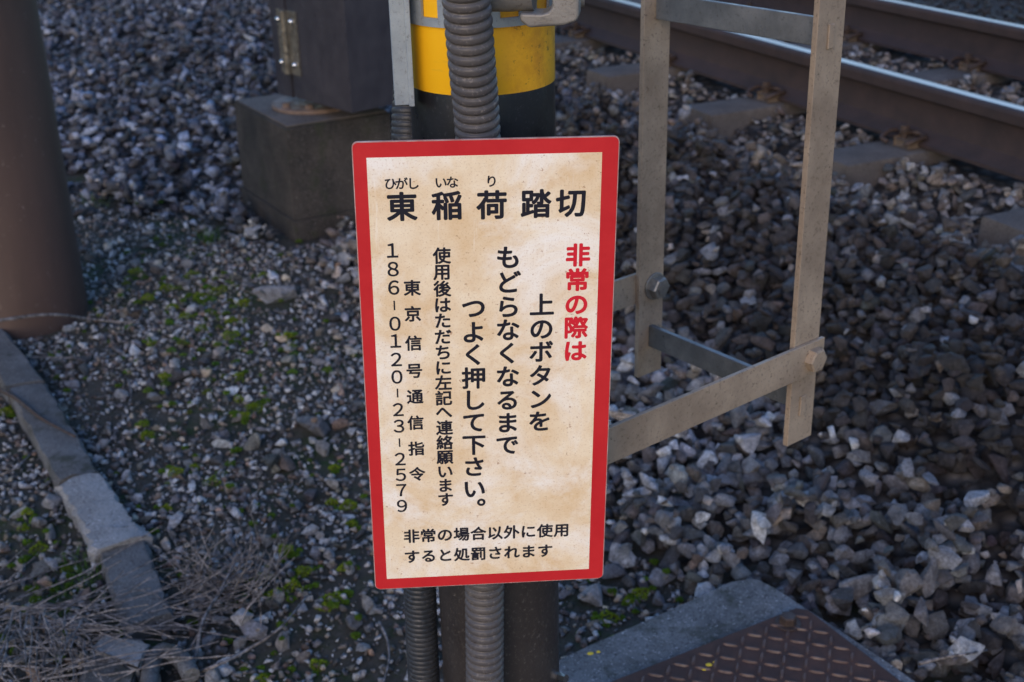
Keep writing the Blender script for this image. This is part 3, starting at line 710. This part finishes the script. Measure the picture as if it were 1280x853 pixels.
# lettering
_gc = {}
def glyph(ch, off):
    if (ch, off) in _gc: return _gc[ch, off]
    cu = bpy.data.curves.new('t', 'FONT'); cu.body = ch; cu.size = 1; cu.resolution_u = 5
    ob = bpy.data.objects.new('t', cu); COL.objects.link(ob); dg = bpy.context.evaluated_depsgraph_get(); dg.update()
    me = bpy.data.meshes.new_from_object(ob.evaluated_get(dg))
    vs = [(v.co.x, v.co.y) for v in me.vertices]; fs = [tuple(p.vertices) for p in me.polygons]
    bpy.data.objects.remove(ob); bpy.data.curves.remove(cu); bpy.data.meshes.remove(me)
    _gc[ch, off] = (vs, fs); return _gc[ch, off]
def lettering(items, size, off, material, label, sx=1.0, name='lettering'):
    """items: (char, px, py) glyph centres measured on the photograph; size: em in metres"""
    bm = bmesh.new()
    for ch, x, y in items:
        c = splane(x, y)
        if ch == '|':
            vs, fs = [(-.04, -.26), (.04, -.26), (.04, .26), (-.04, .26)], [(0, 1, 2, 3)]; ox = oy = 0
        else:
            vs, fs = glyph(ch, off)
            if not vs: continue
            xs = [q[0] for q in vs]; ys = [q[1] for q in vs]
            if ch in '０１２３５６７８９': ox, oy = (min(xs) + max(xs)) / 2, (min(ys) + max(ys)) / 2
            elif ch == '。': ox, oy = (min(xs) + max(xs)) / 2, (min(ys) + max(ys)) / 2
            else: ox, oy = .5, .38
        for k in range(9 if (off and ch != '|') else 1):    # heavier weight: the outline spread in eight directions
            dx, dy = (0, 0) if k == 8 or ch == '|' else (off * 1.2 * cos(k * pi / 4), off * 1.2 * sin(k * pi / 4))
            bv = [bm.verts.new((c.x + (q[0] - ox + dx) * size * sx, c.y + (q[1] - oy + dy) * size, .00015 + k * 4e-6)) for q in vs]
            for f in fs:
                try: bm.faces.new([bv[i] for i in f])
                except ValueError: pass
    o = obj(name, bm, material, sign); o['label'] = label
    return o
PXM = .244 / 335.0
def col(chars, xs, ys):
    n_ = len(chars); return [(ch, xs[0] + (xs[1] - xs[0]) * i / (n_ - 1), ys[i] if hasattr(ys, '__len__') and len(ys) == n_ else ys[0] + (ys[1] - ys[0]) * i / (n_ - 1)) for i, ch in enumerate(chars)]
lettering([('東', 502.4, 258.4), ('稲', 558.8, 257), ('荷', 614.8, 256.2), ('踏', 669.9, 254.8), ('切', 714, 253.6)], 40 * PXM, .024, M['ink'], 'black name of the crossing')
lettering([('ひ', 487.8, 229.6), ('が', 501.8, 229.6), ('し', 516.4, 229.4), ('い', 551, 228.2), ('な', 565.4, 227.8), ('り', 614.4, 226.6)], 16.5 * PXM, .02, M['ink'], 'small black reading above the name')
lettering(col('非常の際は', (722.4, 718.8), [318.9, 349.8, 380.3, 409.5, 438.6]), 33 * PXM, .03, M['ink_red'], 'red opening words of the instruction')
lettering(col('上のボタンを', (677.4, 674.6), [381, 411, 439.6, 469.4, 498.5, 526.5]), 34 * PXM, .023, M['ink'], 'black column of characters left of the red one')
lettering(col('もどらなくなるまで', (635.4, 634.0), [321.7, 352.7, 383.4, 412.3, 441.5, 470.6, 500, 528.4, 556]), 34 * PXM, .023, M['ink'], 'black column of nine characters in the middle')
lettering(col('つよく押して下さい', (592.0, 592.8), [385, 415.2, 443.3, 472.6, 500, 528, 556, 583.5, 611]) + [('。', 601.6, 628)], 34 * PXM, .023, M['ink'], 'black column ending in a full stop')
lettering(col('使用後はただちに左記へ', (552.3, 554.9), [319.7, 340, 361, 381.3, 401, 421, 440.5, 459.6, 478.6, 497.8, 515]) + col('連絡願います', (555.6, 556.8), [534.7, 553.2, 571.4, 589.4, 606.8, 624.4]), 23.5 * PXM, .025, M['ink'], 'small black column of characters')
lettering(col('東京信号通信指令', (515.2, 521.4), [360, 392.5, 429, 463.5, 495.9, 528.5, 560.8, 592.5]), 23 * PXM, .024, M['ink'], 'widely spaced small black column')
dg_ = '１８６|０１２０|２３|２５７９'
lettering(col(dg_, (490.5, 502.6), [313.3, 336.6, 359.7, 382, 404.8, 426.4, 449.5, 471.4, 491.5, 512.2, 532.9, 553.5, 574, 593.8, 612.9, 632.6]), 26 * PXM, .014, M['ink'], 'black telephone number', sx=1.0)
a = '非常の場合以外に使用'; b = 'すると処罰されます'
lettering([(ch, 514.4 + (702 - 514.4) * i / 9, 670.4 + (662.6 - 670.4) * i / 9) for i, ch in enumerate(a)], 23.5 * PXM, .025, M['ink'], 'upper black line along the bottom')
lettering([(ch, 515 + (681.2 - 515) * i / 8, 695.9 + (688.4 - 695.9) * i / 8) for i, ch in enumerate(b)], 23.5 * PXM, .025, M['ink'], 'lower black line along the bottom')
# mounting bracket behind the sign, round the post
bm = bmesh.new(); inv = SM.inverted()
for yy in (.12, .37):
    p = inv @ Vector((PX, PY, 0)); zz = (SM @ Vector((0, yy, 0))).z
    a_ = inv @ Vector((PX - .045, PY - .06, zz)); b_ = inv @ Vector((PX + .045, PY - .06, zz))
    addbox(bm, (a_.x, yy - .012, a_.z - .004), (b_.x, yy + .012, a_.z + .002), bev=.0005, seg=1)
    for k in (a_.x + .004, b_.x - .004): addbox(bm, (k - .003, yy - .011, a_.z + .0025), (k + .003, yy + .011, -.0032))
obj('mounting_bracket', bm, M['galv_cold'], sign)

# ------------------------------------------------------------------ ladder
RS = onz(1004, 447, .788); RS.z = 0; lb = RS - onz(762, 551, .788); lb.z = 0; lb.normalize(); la = Vector((lb.y, -lb.x, 0))
_z = zon(998, 505, RS.x, RS.y); LS = onz(816, 416, _z); LS.z = 0; LL = (RS - LS).dot(la)
print('ladder', LL, (RS - LS).dot(lb), zon(825, 8, LS.x, LS.y) - zon(1039, 45, RS.x, RS.y))
LS = RS - la * LL + lb * (LS - RS).dot(lb) * .6
lad = empty('ladder', (LS + RS) / 2); tag(lad, 'tan weathered steel ladder of flat bars hanging beside the post above the ballast', 'ladder')
LO_ = lad.location
LW, LT = .0465, .0075
def lbox(name, org, a, b, material, bev=.0006):      # axes: lb (width), la (thickness), z
    bm = bmesh.new(); fr = Matrix((lb, la, Vector((0, 0, 1)))).transposed().to_4x4()
    addbox(bm, a, b, Matrix.Translation(org - LO_) @ fr, bev=bev, seg=1); bmesh.ops.recalc_face_normals(bm, faces=bm.faces)
    return obj(name, bm, material, lad)
# near stile sits toward the viewer: la points from the far stile to the near one
zr0 = zon(994, 550, RS.x, RS.y); zl0 = zon(812, 466, LS.x, LS.y)
lbox('stile', RS, (-LW / 2, -LT / 2, zr0), (LW / 2, LT / 2, 2.6), M['galv'])
lbox('stile', LS, (-LW / 2, -LT / 2, zl0), (LW / 2, LT / 2, 2.6), M['galv'])
span = (RS - LS).length
zr = [zon(998, 505, RS.x, RS.y)]; zr.append(zon(1039, 45, RS.x, RS.y)); step = zr[1] - zr[0]; zr += [zr[1] + step, zr[1] + 2 * step]
print('rungs', zr, 'stile bottoms', zr0, zl0)
for k, zz in enumerate(zr):
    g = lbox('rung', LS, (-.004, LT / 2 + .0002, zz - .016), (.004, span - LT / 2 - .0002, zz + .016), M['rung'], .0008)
    g['label'] = 'flat rung standing on edge between the stiles'
    lbox('rung_tenon', RS, (-.0055, LT / 2, zz - .0135), (.0045, LT / 2 + .0024, zz + .0135), M['galv'], .0007)
zbn = zon(1006, 447, RS.x, RS.y); zbf = zon(812, 358, LS.x, LS.y)
BH, BT = .044, .006
lbox('bracket_bar', RS, (-.375, LT / 2 + .0004, zbn - BH / 2), (LW / 2 + .004, LT / 2 + BT, zbn + BH / 2), M['galv'])
lbox('bracket_bar', LS, (-.40, -LT / 2 - BT, zbf - BH / 2), (LW / 2 - .012, -LT / 2 - .0004, zbf + BH / 2), M['galv'])
bm = bmesh.new(); fr = frame_to(la).to_4x4()
hexhead(bm, .0155, .011, Matrix.Translation(RS - LO_ + la * (LT / 2 + BT) + Vector((0, 0, zbn)) + lb * .006) @ fr); obj('bolt_head', bm, M['galv'], lad)
bm = bmesh.new(); B_ = LS - LO_ + la * (LT / 2) + Vector((0, 0, zbf)) + lb * .006
hexhead(bm, .0155, .013, Matrix.Translation(B_) @ fr, .0195); tube(bm, [B_ + la * .010, B_ + la * .0175], [.0080, .0080], 16); obj('nut', bm, M['nut'], lad)
# clamp that holds the two bars to the post
bm = bmesh.new(); tp = Vector((PX, PY, 0)) - LO_; fr2 = Matrix.Translation(tp) @ Matrix((lb, la, Vector((0, 0, 1)))).transposed().to_4x4()
nb = (RS - Vector((PX, PY, 0))).dot(la) + LT / 2; fb = (LS - Vector((PX, PY, 0))).dot(la) - LT / 2
for zz in (zbn, zbf):
    addbox(bm, (.030, fb - .004, zz - .018), (.037, nb + .0002, zz + .018), fr2)
lathe(bm, [(PR + .001, min(zbn, zbf) - .02), (PR + .004, min(zbn, zbf) - .02), (PR + .004, max(zbn, zbf) + .02), (PR + .001, max(zbn, zbf) + .02)], 48, Matrix.Translation(tp))
obj('post_clamp', bm, M['galv_cold'], lad)

# ------------------------------------------------------------------ cabinet on its block
blk = empty('concrete_block', W(1.285, 4.3, 0), YAW); tag(blk, 'square weathered concrete footing block under the grey equipment cabinet', 'concrete block')
bm = bmesh.new(); f0 = uv(onz(357, 156, .405)); l0 = uv(onz(291, 122, .405)); r0 = uv(onz(487, 136, .405))
A = Vector((f0[0] - 1.285, f0[1] - 4.3)); B = Vector((l0[0] - 1.285, l0[1] - 4.3)); Cc = Vector((r0[0] - 1.285, r0[1] - 4.3)); D = B + Cc - A
prism(bm, [tuple(x) for x in (A, Cc, D, B)], .07, .395, bev=.007)
for v in bm.verts:
    v.co += Vector((random.uniform(-.002, .002),) * 3)
prism(bm, [tuple(x * 1.03) for x in (A, Cc, D, B)], -.1, .069)
obj('footing', bm, M['block'], blk)
bm = bmesh.new(); prism(bm, [tuple(x * .965) for x in (A, Cc, D, B)], .3945, .3975, bev=.001); obj('pale_top', bm, M['blocktop'], blk)  # thin slab in a paler tone over the block's upper face
dcen = onz(392, 127, .41); bm = bmesh.new()
lathe(bm, [(.145, .3978), (.147, .399), (.147, .408), (.143, .411)], 48, Matrix.Translation((0, 0, 0)))
fl = obj('mounting_flange', bm, M['flange'], blk, auto=30)
duv = uv(dcen); fl.location = (duv[0] - 1.285, duv[1] - 4.3, 0)
for a in (200, 245, 290, 335):
    bm = bmesh.new(); hexhead(bm, .013, .012, Matrix.Translation((.118 * cos(radians(a)), .118 * sin(radians(a)), .4115)), .018); o = obj('flange_bolt', bm, M['flange'], blk); o.location = fl.location

ZC = .445
fc_ = onz(440, 142, ZC); lc = onz(347, 116, ZC); rc = onz(490, 133.5, ZC)
ey = (lc - fc_); dep = ey.length; ey.normalize(); ex = Vector((ey.y, -ey.x, 0))
cab = empty('equipment_cabinet', (fc_.x, fc_.y, ZC), atan2(ex.y, ex.x)); tag(cab, 'dark grey metal equipment cabinet with a brass hinge standing on the concrete block', 'cabinet')
print('cabinet depth', dep, 'width dir', tuple(ex), 'rc', (rc - fc_).dot(ex), (rc - fc_).dot(ey))
seam = dep * .775
bm = bmesh.new(); addbox(bm, (0, 0, 0), (.42, seam - .008, 1.1), bev=.003); obj('body', bm, M['cabinet'], cab, auto=30)
bm = bmesh.new(); addbox(bm, (0, seam + .008, -.004), (.42, dep, 1.1), bev=.003); obj('door', bm, M['cabinet'], cab, auto=30)
bm = bmesh.new(); addbox(bm, (.010, seam - .006, .004), (.41, seam + .006, 1.09)); obj('seam_gasket', bm, M['gap'], cab)
h0 = zon(368, 92, *(fc_ + ey * seam).xy) - ZC; h1 = zon(366, 12, *(fc_ + ey * seam).xy) - ZC
hg = bpy.data.objects.new('hinge', None); link(hg, cab)
bm = bmesh.new(); addbox(bm, (-.005, seam - .065, h0), (-.0005, seam - .010, h1), bev=.0008); addbox(bm, (-.005, seam + .010, h0), (-.0005, seam + .052, h1), bev=.0008)
k3 = (h1 - h0) / 3
o = obj('hinge_leaf', bm, M['brass'], cab)
bpy.data.objects.remove(hg)
for j in range(3):
    bm = bmesh.new(); lathe(bm, [(.0125, h0 + k3 * j + .001), (.0135, h0 + k3 * j + .002), (.0135, h0 + k3 * (j + 1) - .002), (.0125, h0 + k3 * (j + 1) - .001)], 20, Matrix.Translation((-.011, seam + .002, 0))); obj('hinge_knuckle', bm, M['brass'], o, auto=35)
for yy in (seam - .038, seam + .040):
    for zz in (h0 + .035, h1 - .035):
        bm = bmesh.new(); lathe(bm, [(.010, 0), (.010, .004), (.0075, .009), (.004, .011)], 16, Matrix.Translation((-.005, yy, zz)) @ Matrix.Rotation(radians(-90), 4, 'Y')); obj('screw', bm, M['chrome'], o, auto=35)

# ------------------------------------------------------------------ column
colm = empty('steel_column', COLUMN); tag(colm, 'thick round brown steel column rising at the left edge', 'column')
bm = bmesh.new(); lathe(bm, [(.19, -.2), (.19, 3.2)], 72); obj('shaft', bm, M['column'], colm, auto=40)

# ------------------------------------------------------------------ kerb
kb = empty('concrete_kerb', W(float(KU[3]), float(KV[3]), 0), YAW); tag(kb, 'narrow concrete edging strip curving past the base of the brown column', 'kerb')
KO = kb.location
def kerb_piece(p0, p1, w0, w1, ztop, material, name='kerb_block', seg=16, jag=.0042):
    a = onz(*p0, ztop); b = onz(*p1, ztop); d = (b - a); L = d.length; d.normalize(); nn_ = Vector((d.y, -d.x, 0))
    bm = bmesh.new(); rows = []
    for i in range(seg + 1):
        t = i / seg; c_ = a.lerp(b, t); wd = w0 + (w1 - w0) * t; row = []
        je = jag * 2.5 if i in (0, seg) else 0
        for s, zz in ((-1, -.06), (-1, ztop - .012), (-.86, ztop - .002), (-.4, ztop), (.2, ztop + .0005), (.86, ztop - .002), (1, ztop - .012), (1, -.06)):
            j = random.uniform(-jag, jag)
            p = c_ + nn_ * (s * wd / 2 + j * (abs(s) > .5)) + d * random.uniform(-je, je); p.z = zz + (random.uniform(-jag, jag) * .35 if zz > 0 else 0)
            m_ = kb.matrix_basis.inverted() @ p; row.append(bm.verts.new(m_))
        rows.append(row)
    for r1, r2 in zip(rows, rows[1:]):
        for k in range(7): bm.faces.new((r1[k], r1[k + 1], r2[k + 1], r2[k]))
    bm.faces.new(rows[0]); bm.faces.new(rows[-1][::-1]); bmesh.ops.recalc_face_normals(bm, faces=bm.faces)
    return obj(name, bm, material, kb, auto=24)
kerb_piece((-60, 358), (31, 478), .10, .095, .042, M['kerb']); kerb_piece((33, 481), (97, 594), .092, .095, .042, M['kerb'])
o = kerb_piece((98, 597), (143, 664), .098, .100, .048, M['kerb_pale']); o['label'] = 'pale rough patch of the kerb'
o = kerb_piece((140, 660), (150, 676), .112, .116, .056, M['kerb_pale'], 'mortar_ridge', 4, .007); o['label'] = 'ragged pale mortar ridge'
kerb_piece((150, 675), (186, 775), .098, .088, .044, M['kerb'])

def chunk(name, poly, zt, hgt, material, label, jag=.003):
    P_ = [onz(x, y, zt) for x, y in poly]; c_ = sum(P_, Vector()) / len(P_); t = empty(name, (c_.x, c_.y, zt - hgt)); bpy.data.objects.remove(t)
    bm = bmesh.new(); prism(bm, [(p.x - c_.x, p.y - c_.y) for p in P_], 0, hgt, bev=.003)
    bmesh.ops.subdivide_edges(bm, edges=bm.edges, cuts=2)
    for v in bm.verts: v.co += Vector((random.uniform(-1, 1), random.uniform(-1, 1), random.uniform(-.6, .6))) * jag
    o = obj(name, bm, material, auto=30); o.location = (c_.x, c_.y, zt - hgt); tag(o, label, 'concrete piece'); return o
chunk('concrete_fragment', [(112, 812), (128, 795), (178, 800), (186, 806), (172, 836), (140, 818)], .052, .03, M['kerb_pale'], 'flat pale broken concrete fragment under the dry stems at the kerb end')
chunk('concrete_fragment', [(92, 862), (112, 815), (140, 821), (170, 839), (160, 870)], .045, .04, M['kerb'], 'darker square broken concrete piece at the bottom edge below the pale fragment')
a0, a1, a2, a3, a4 = (onz(*p, .045) for p in ((184, 875), (188, 826), (204, 808), (226, 818), (238, 838)))
bm = bmesh.new(); pth = smoothpath([a0, a1, a2, a3, a4], 6); cen = Vector((a2.x, a2.y, 0))
tube(bm, [p - cen - Vector((0, 0, .012)) for p in pth], [.016 + random.uniform(-.001, .001) for _ in pth], 12)
o = obj('pipe_fragment', bm, M['kerb'], auto=40); o.location = cen; tag(o, 'curved hook shaped fragment of broken concrete pipe right of the flat piece', 'concrete piece')

# ------------------------------------------------------------------ pit cover
ZP = .06
pit = empty('pit_cover', onz(935, 722, 0) * 1.0); pit.location.z = 0
tag(pit, 'concrete pit surround with a rusty chequer plate lid at the bottom edge', 'pit cover')
po = pit.location
cor = onz(944, 714, ZP); el = (onz(700, 832, ZP) - onz(905, 738, ZP)).normalized(); er = (onz(1138, 853, ZP) - onz(985, 746, ZP)).normalized()
def pq(s, t): return cor + el * s + er * t - po
bm = bmesh.new(); edgepts = []
for s, t in [(.80, .0), (.6, .002), (.4, -.002), (.2, .001), (.06, .0), (.022, .006), (.008, .020), (.0, .06), (.002, .2), (-.002, .35), (.001, .5), (0, .8), (.80, .8)]:
    q = pq(s, t); edgepts.append((q.x, q.y))
if (Vector(edgepts[1]) - Vector(edgepts[0])).cross(Vector(edgepts[5]) - Vector(edgepts[0])) < 0: edgepts = edgepts[::-1]
prism(bm, edgepts, -.15, ZP, bev=.008)
bmesh.ops.recalc_face_normals(bm, faces=bm.faces); obj('surround', bm, M['slab'], pit, auto=50)
pc = onz(1003, 757, ZP + .006) - po; pl = (onz(762, 853, ZP + .006) - po - pc).normalized(); pr_ = (onz(1128, 853, ZP + .006) - po - pc).normalized()
pq2 = lambda s, t: pc + pl * s + pr_ * t
def quad(s0, s1, t0, t1): return [tuple(pq2(s, t).xy) for s, t in ((s0, t0), (s1, t0), (s1, t1), (s0, t1))]
def ccw(p): return p if (Vector(p[1]) - Vector(p[0])).cross(Vector(p[2]) - Vector(p[0])) > 0 else p[::-1]
pp_ = [pq2(.015, 0), pq2(.7, 0), pq2(.7, .7), pq2(0, .7), pq2(0, .015)]
bm = bmesh.new(); prism(bm, ccw([tuple(q.xy) for q in pp_]), ZP + .0005, ZP + .0065, bev=.001); bmesh.ops.recalc_face_normals(bm, faces=bm.faces)
plate = obj('lid', bm, M['plate'], pit)
bm = bmesh.new(); zt = ZP + .0066; st = .0285
for i in range(23):
    for j in range(23):
        s, t = .026 + i * st * .92, .026 + j * st * .92; hor = (i + j) % 2
        L, B_ = .0140, .0032
        c_ = pq2(s, t); dl = (pl + pr_).normalized() if hor else (pl - pr_).normalized(); dw = Vector((-dl.y, dl.x, 0))
        base = [bm.verts.new(Vector((c_.x, c_.y, zt)) + dl * L * a + dw * B_ * b) for a, b in ((1, 0), (.6, .8), (0, 1), (-.6, .8), (-1, 0), (-.6, -.8), (0, -1), (.6, -.8))]
        topv = [bm.verts.new(Vector((c_.x, c_.y, zt + .0032)) + dl * L * a + dw * B_ * b) for a, b in ((.78, 0), (.5, .35), (0, .5), (-.5, .35), (-.78, 0), (-.5, -.35), (0, -.5), (.5, -.35))]
        for k in range(8): bm.faces.new((base[k], base[(k + 1) % 8], topv[(k + 1) % 8], topv[k]))
        bm.faces.new(topv)
bmesh.ops.recalc_face_normals(bm, faces=bm.faces); tr_ = obj('raised_tread', bm, M['tread'], plate, smooth=False); tag(tr_, kind='stuff')
q = onz(985, 779, ZP + .008) - po
bm = bmesh.new(); hexhead(bm, .0150, .015, Matrix.Translation((q.x, q.y, ZP + .0066)), .023); obj('bolt', bm, M['clip'], plate)
bm = bmesh.new()
for (x, y, s) in ((886, 834, .006), (880, 840, .004), (738, 816, .006), (748, 814, .004), (893, 831, .003)):
    q = onz(x, y, ZP + .002) - po; on_plate = x > 800
    lathe(bm, [(s, ZP + (.0066 if on_plate else .0002)), (s * .7, ZP + (.0082 if on_plate else .0016))], 9, Matrix.Translation((q.x, q.y, 0)) @ Matrix.Diagonal((1, .7, 1, 1)))
obj('lichen_spots', bm, M['lichen'], pit)
bm = bmesh.new()
for _ in range(60):
    x, y = random.uniform(700, 1130), random.uniform(730, 853)
    q = onz(x, y, ZP) - po; s = random.uniform(.0012, .0026)
    rr = bmesh.ops.create_icosphere(bm, subdivisions=1, radius=s, matrix=Matrix.Translation((q.x, q.y, ZP + .0075)))
bm.free()

# ------------------------------------------------------------------ twigs
def twig(px_pts, rad, lift, label, extra=()):
    P_ = [gpt(x, y, lf) if lf >= 0 else ond(x, y, -lf) for (x, y), lf in zip(px_pts, lift)]; o_ = P_[len(P_) // 2].copy()
    bm = bmesh.new(); sp = smoothpath([p - o_ for p in P_], 6)
    tube(bm, sp, [rad * (1.15 - .65 * i / len(sp)) * random.uniform(.9, 1.1) for i in range(len(sp))], 8)
    for e, el_ in extra:
        E_ = [gpt(x, y, l) - o_ for (x, y), l in zip(e, el_)]; sp = smoothpath(E_, 5); tube(bm, sp, [rad * .65 * (1.1 - .6 * i / len(sp)) for i in range(len(sp))], 6)
    o = obj('twig', bm, M['stem'], smooth=True); o.location = o_; tag(o, label, 'twig', 'dead twigs lying on the ground'); return o
twig([(245, 842), (270, 832), (310, 812), (350, 785), (384, 745)], .0034, [.006, .01, .015, .02, .03], 'long bare grey twig slanting up from the pipe fragment at the bottom left')
twig([(236, 845), (246, 815), (252, 780), (272, 745), (300, 712)], .0036, [.01, .02, .03, .04, .05], 'forked upright twig leaning over the dry stems', [([(272, 745), (292, 705), (297, 690)], [.04, .06, .07]), ([(250, 790), (232, 820)], [.03, .01])])
twig([(-8, 402), (40, 395), (75, 394), (120, 400), (165, 403), (176, 397), (179, 386)], .0040, [-3.50, -3.53, -3.56, -3.62, .03, .03, .04], 'long pale twig lying across the foot of the brown column')
twig([(-6, 449), (30, 447), (66, 447), (92, 448)], .0030, [.02, .015, .01, .01], 'short straight pale twig below the long one at the column')
o = twig([(-6, 484), (20, 498), (52, 523), (94, 546)], .0050, [.05, .055, .055, .052], 'dark curved stick resting on the concrete kerb'); 
o.data.materials[0] = M['clip']
twig([(474, 778), (484, 800), (486, 826), (478, 858)], .0024, [.01, .012, .012, .008], 'thin curved pale twig just left of the dark conduit')
twig([(1148, 830), (1180, 822), (1206, 818), (1234, 813)], .0030, [.03, .03, .035, .035], 'straight grey twig on the ballast near the bottom right corner')
twig([(160, 475), (164, 492), (161, 508)], .0026, [.006, .01, .01], 'tiny curved white twig on gravel right of the kerb')
twig([(0, 594), (20, 585), (40, 566)], .0028, [.01, .02, .02], 'short grey twig on soil left of the kerb')

# tangled dry stems
bm = bmesh.new()
def stem(a, d, L, rad, curl=.25, seg=5):
    p = a.copy(); d = d.normalized(); pts = [p.copy()]
    for _ in range(seg):
        d = (d + Vector((random.gauss(0, curl), random.gauss(0, curl), random.gauss(0, curl * .5)))).normalized(); p = p + d * L / seg
        p.z = max(p.z, .012); pts.append(p.copy())
    tube(bm, pts, [rad * (1.1 - .6 * i / seg) for i in range(seg + 1)], 4)
    return pts
R2_ = Vector((1, .15, 0))
for _ in range(72):                                     # long fan lying to the right from the left edge
    a = gpt(random.uniform(-120, 120), random.uniform(745, 870), random.uniform(.01, .07))
    stem(a, Vector((random.uniform(.35, 1), random.gauss(.12, .35), random.uniform(-.03, .12))), random.uniform(.12, .34), random.uniform(.0010, .0024), .12)
for _ in range(60):                                     # bent over at the near left
    a = gpt(random.uniform(-60, 110), random.uniform(755, 800), random.uniform(.03, .09))
    stem(a, Vector((random.uniform(.0, .7), random.uniform(-1, -.3), random.uniform(-.2, .1))), random.uniform(.10, .24), random.uniform(.0008, .0018), .16)
for _ in range(26):
    a = gpt(random.uniform(80, 260), random.uniform(755, 800), random.uniform(.01, .04))
    stem(a, Vector((random.uniform(.5, 1), random.gauss(.1, .25), random.uniform(-.04, .12))), random.uniform(.08, .22), random.uniform(.0010, .0022), .10)
for _ in range(105):                                     # tuft
    a = gpt(random.gauss(272, 22), random.gauss(738, 16), random.uniform(.0, .03))
    ang = random.uniform(0, 6.28)
    pts = stem(a, Vector((cos(ang), sin(ang) * .7, random.uniform(.15, 1.1))), random.uniform(.05, .16), random.uniform(.0008, .0019), .3)
    if random.random() < .4: stem(pts[3], Vector((cos(ang + .8), sin(ang + .8), .5)), .04, .0008, .3, 3)
for _ in range(24):
    a = gpt(random.gauss(330, 12), random.gauss(730, 25), 0)
    stem(a, Vector((random.gauss(.1, .3), random.gauss(.1, .3), 1)), random.uniform(.06, .12), .0011, .12)
o = obj('dry_stems', bm, M['stem']); tag(o, 'tangle of dead grey stems over the kerb at the bottom left', 'dry stems', kind='stuff')
# a little live grass
bm = bmesh.new(); cl = bm.verts.layers.float_color.new('col')
def blades(x, y, n_, spread, L):
    c_ = gpt(x, y)
    for _ in range(n_):
        b = c_ + Vector((random.gauss(0, spread), random.gauss(0, spread), 0)); d = Vector((random.gauss(0, .5), random.gauss(0, .5), 1)).normalized(); wv = Vector((random.gauss(0, 1), random.gauss(0, 1), 0)).normalized() * .0012
        l = L * random.uniform(.5, 1.1); dr = Vector((d.x, d.y, -.3)) * l * .4; g = random.uniform(.6, 1.2)
        vs = [bm.verts.new(b - wv), bm.verts.new(b + wv), bm.verts.new(b + d * l * .6 + wv * .7), bm.verts.new(b + d * l * .6 - wv * .7), bm.verts.new(b + d * l + dr)]
        for v in vs: v[cl] = (.04 * g, .085 * g, .02 * g, 1)
        bm.faces.new(vs[:4]); bm.faces.new((vs[3], vs[2], vs[4]))
blades(262, 303, 60, .018, .07); blades(-2, 392, 160, .03, .10); blades(8, 350, 60, .02, .10); blades(100, 720, 120, .035, .035); blades(300, 365, 60, .06, .02); blades(128, 255, 40, .04, .05); blades(90, 738, 90, .04, .03)
o = obj('grass', bm, M['moss']); tag(o, 'sparse short green grass by the column and on the soil', 'grass', kind='stuff')
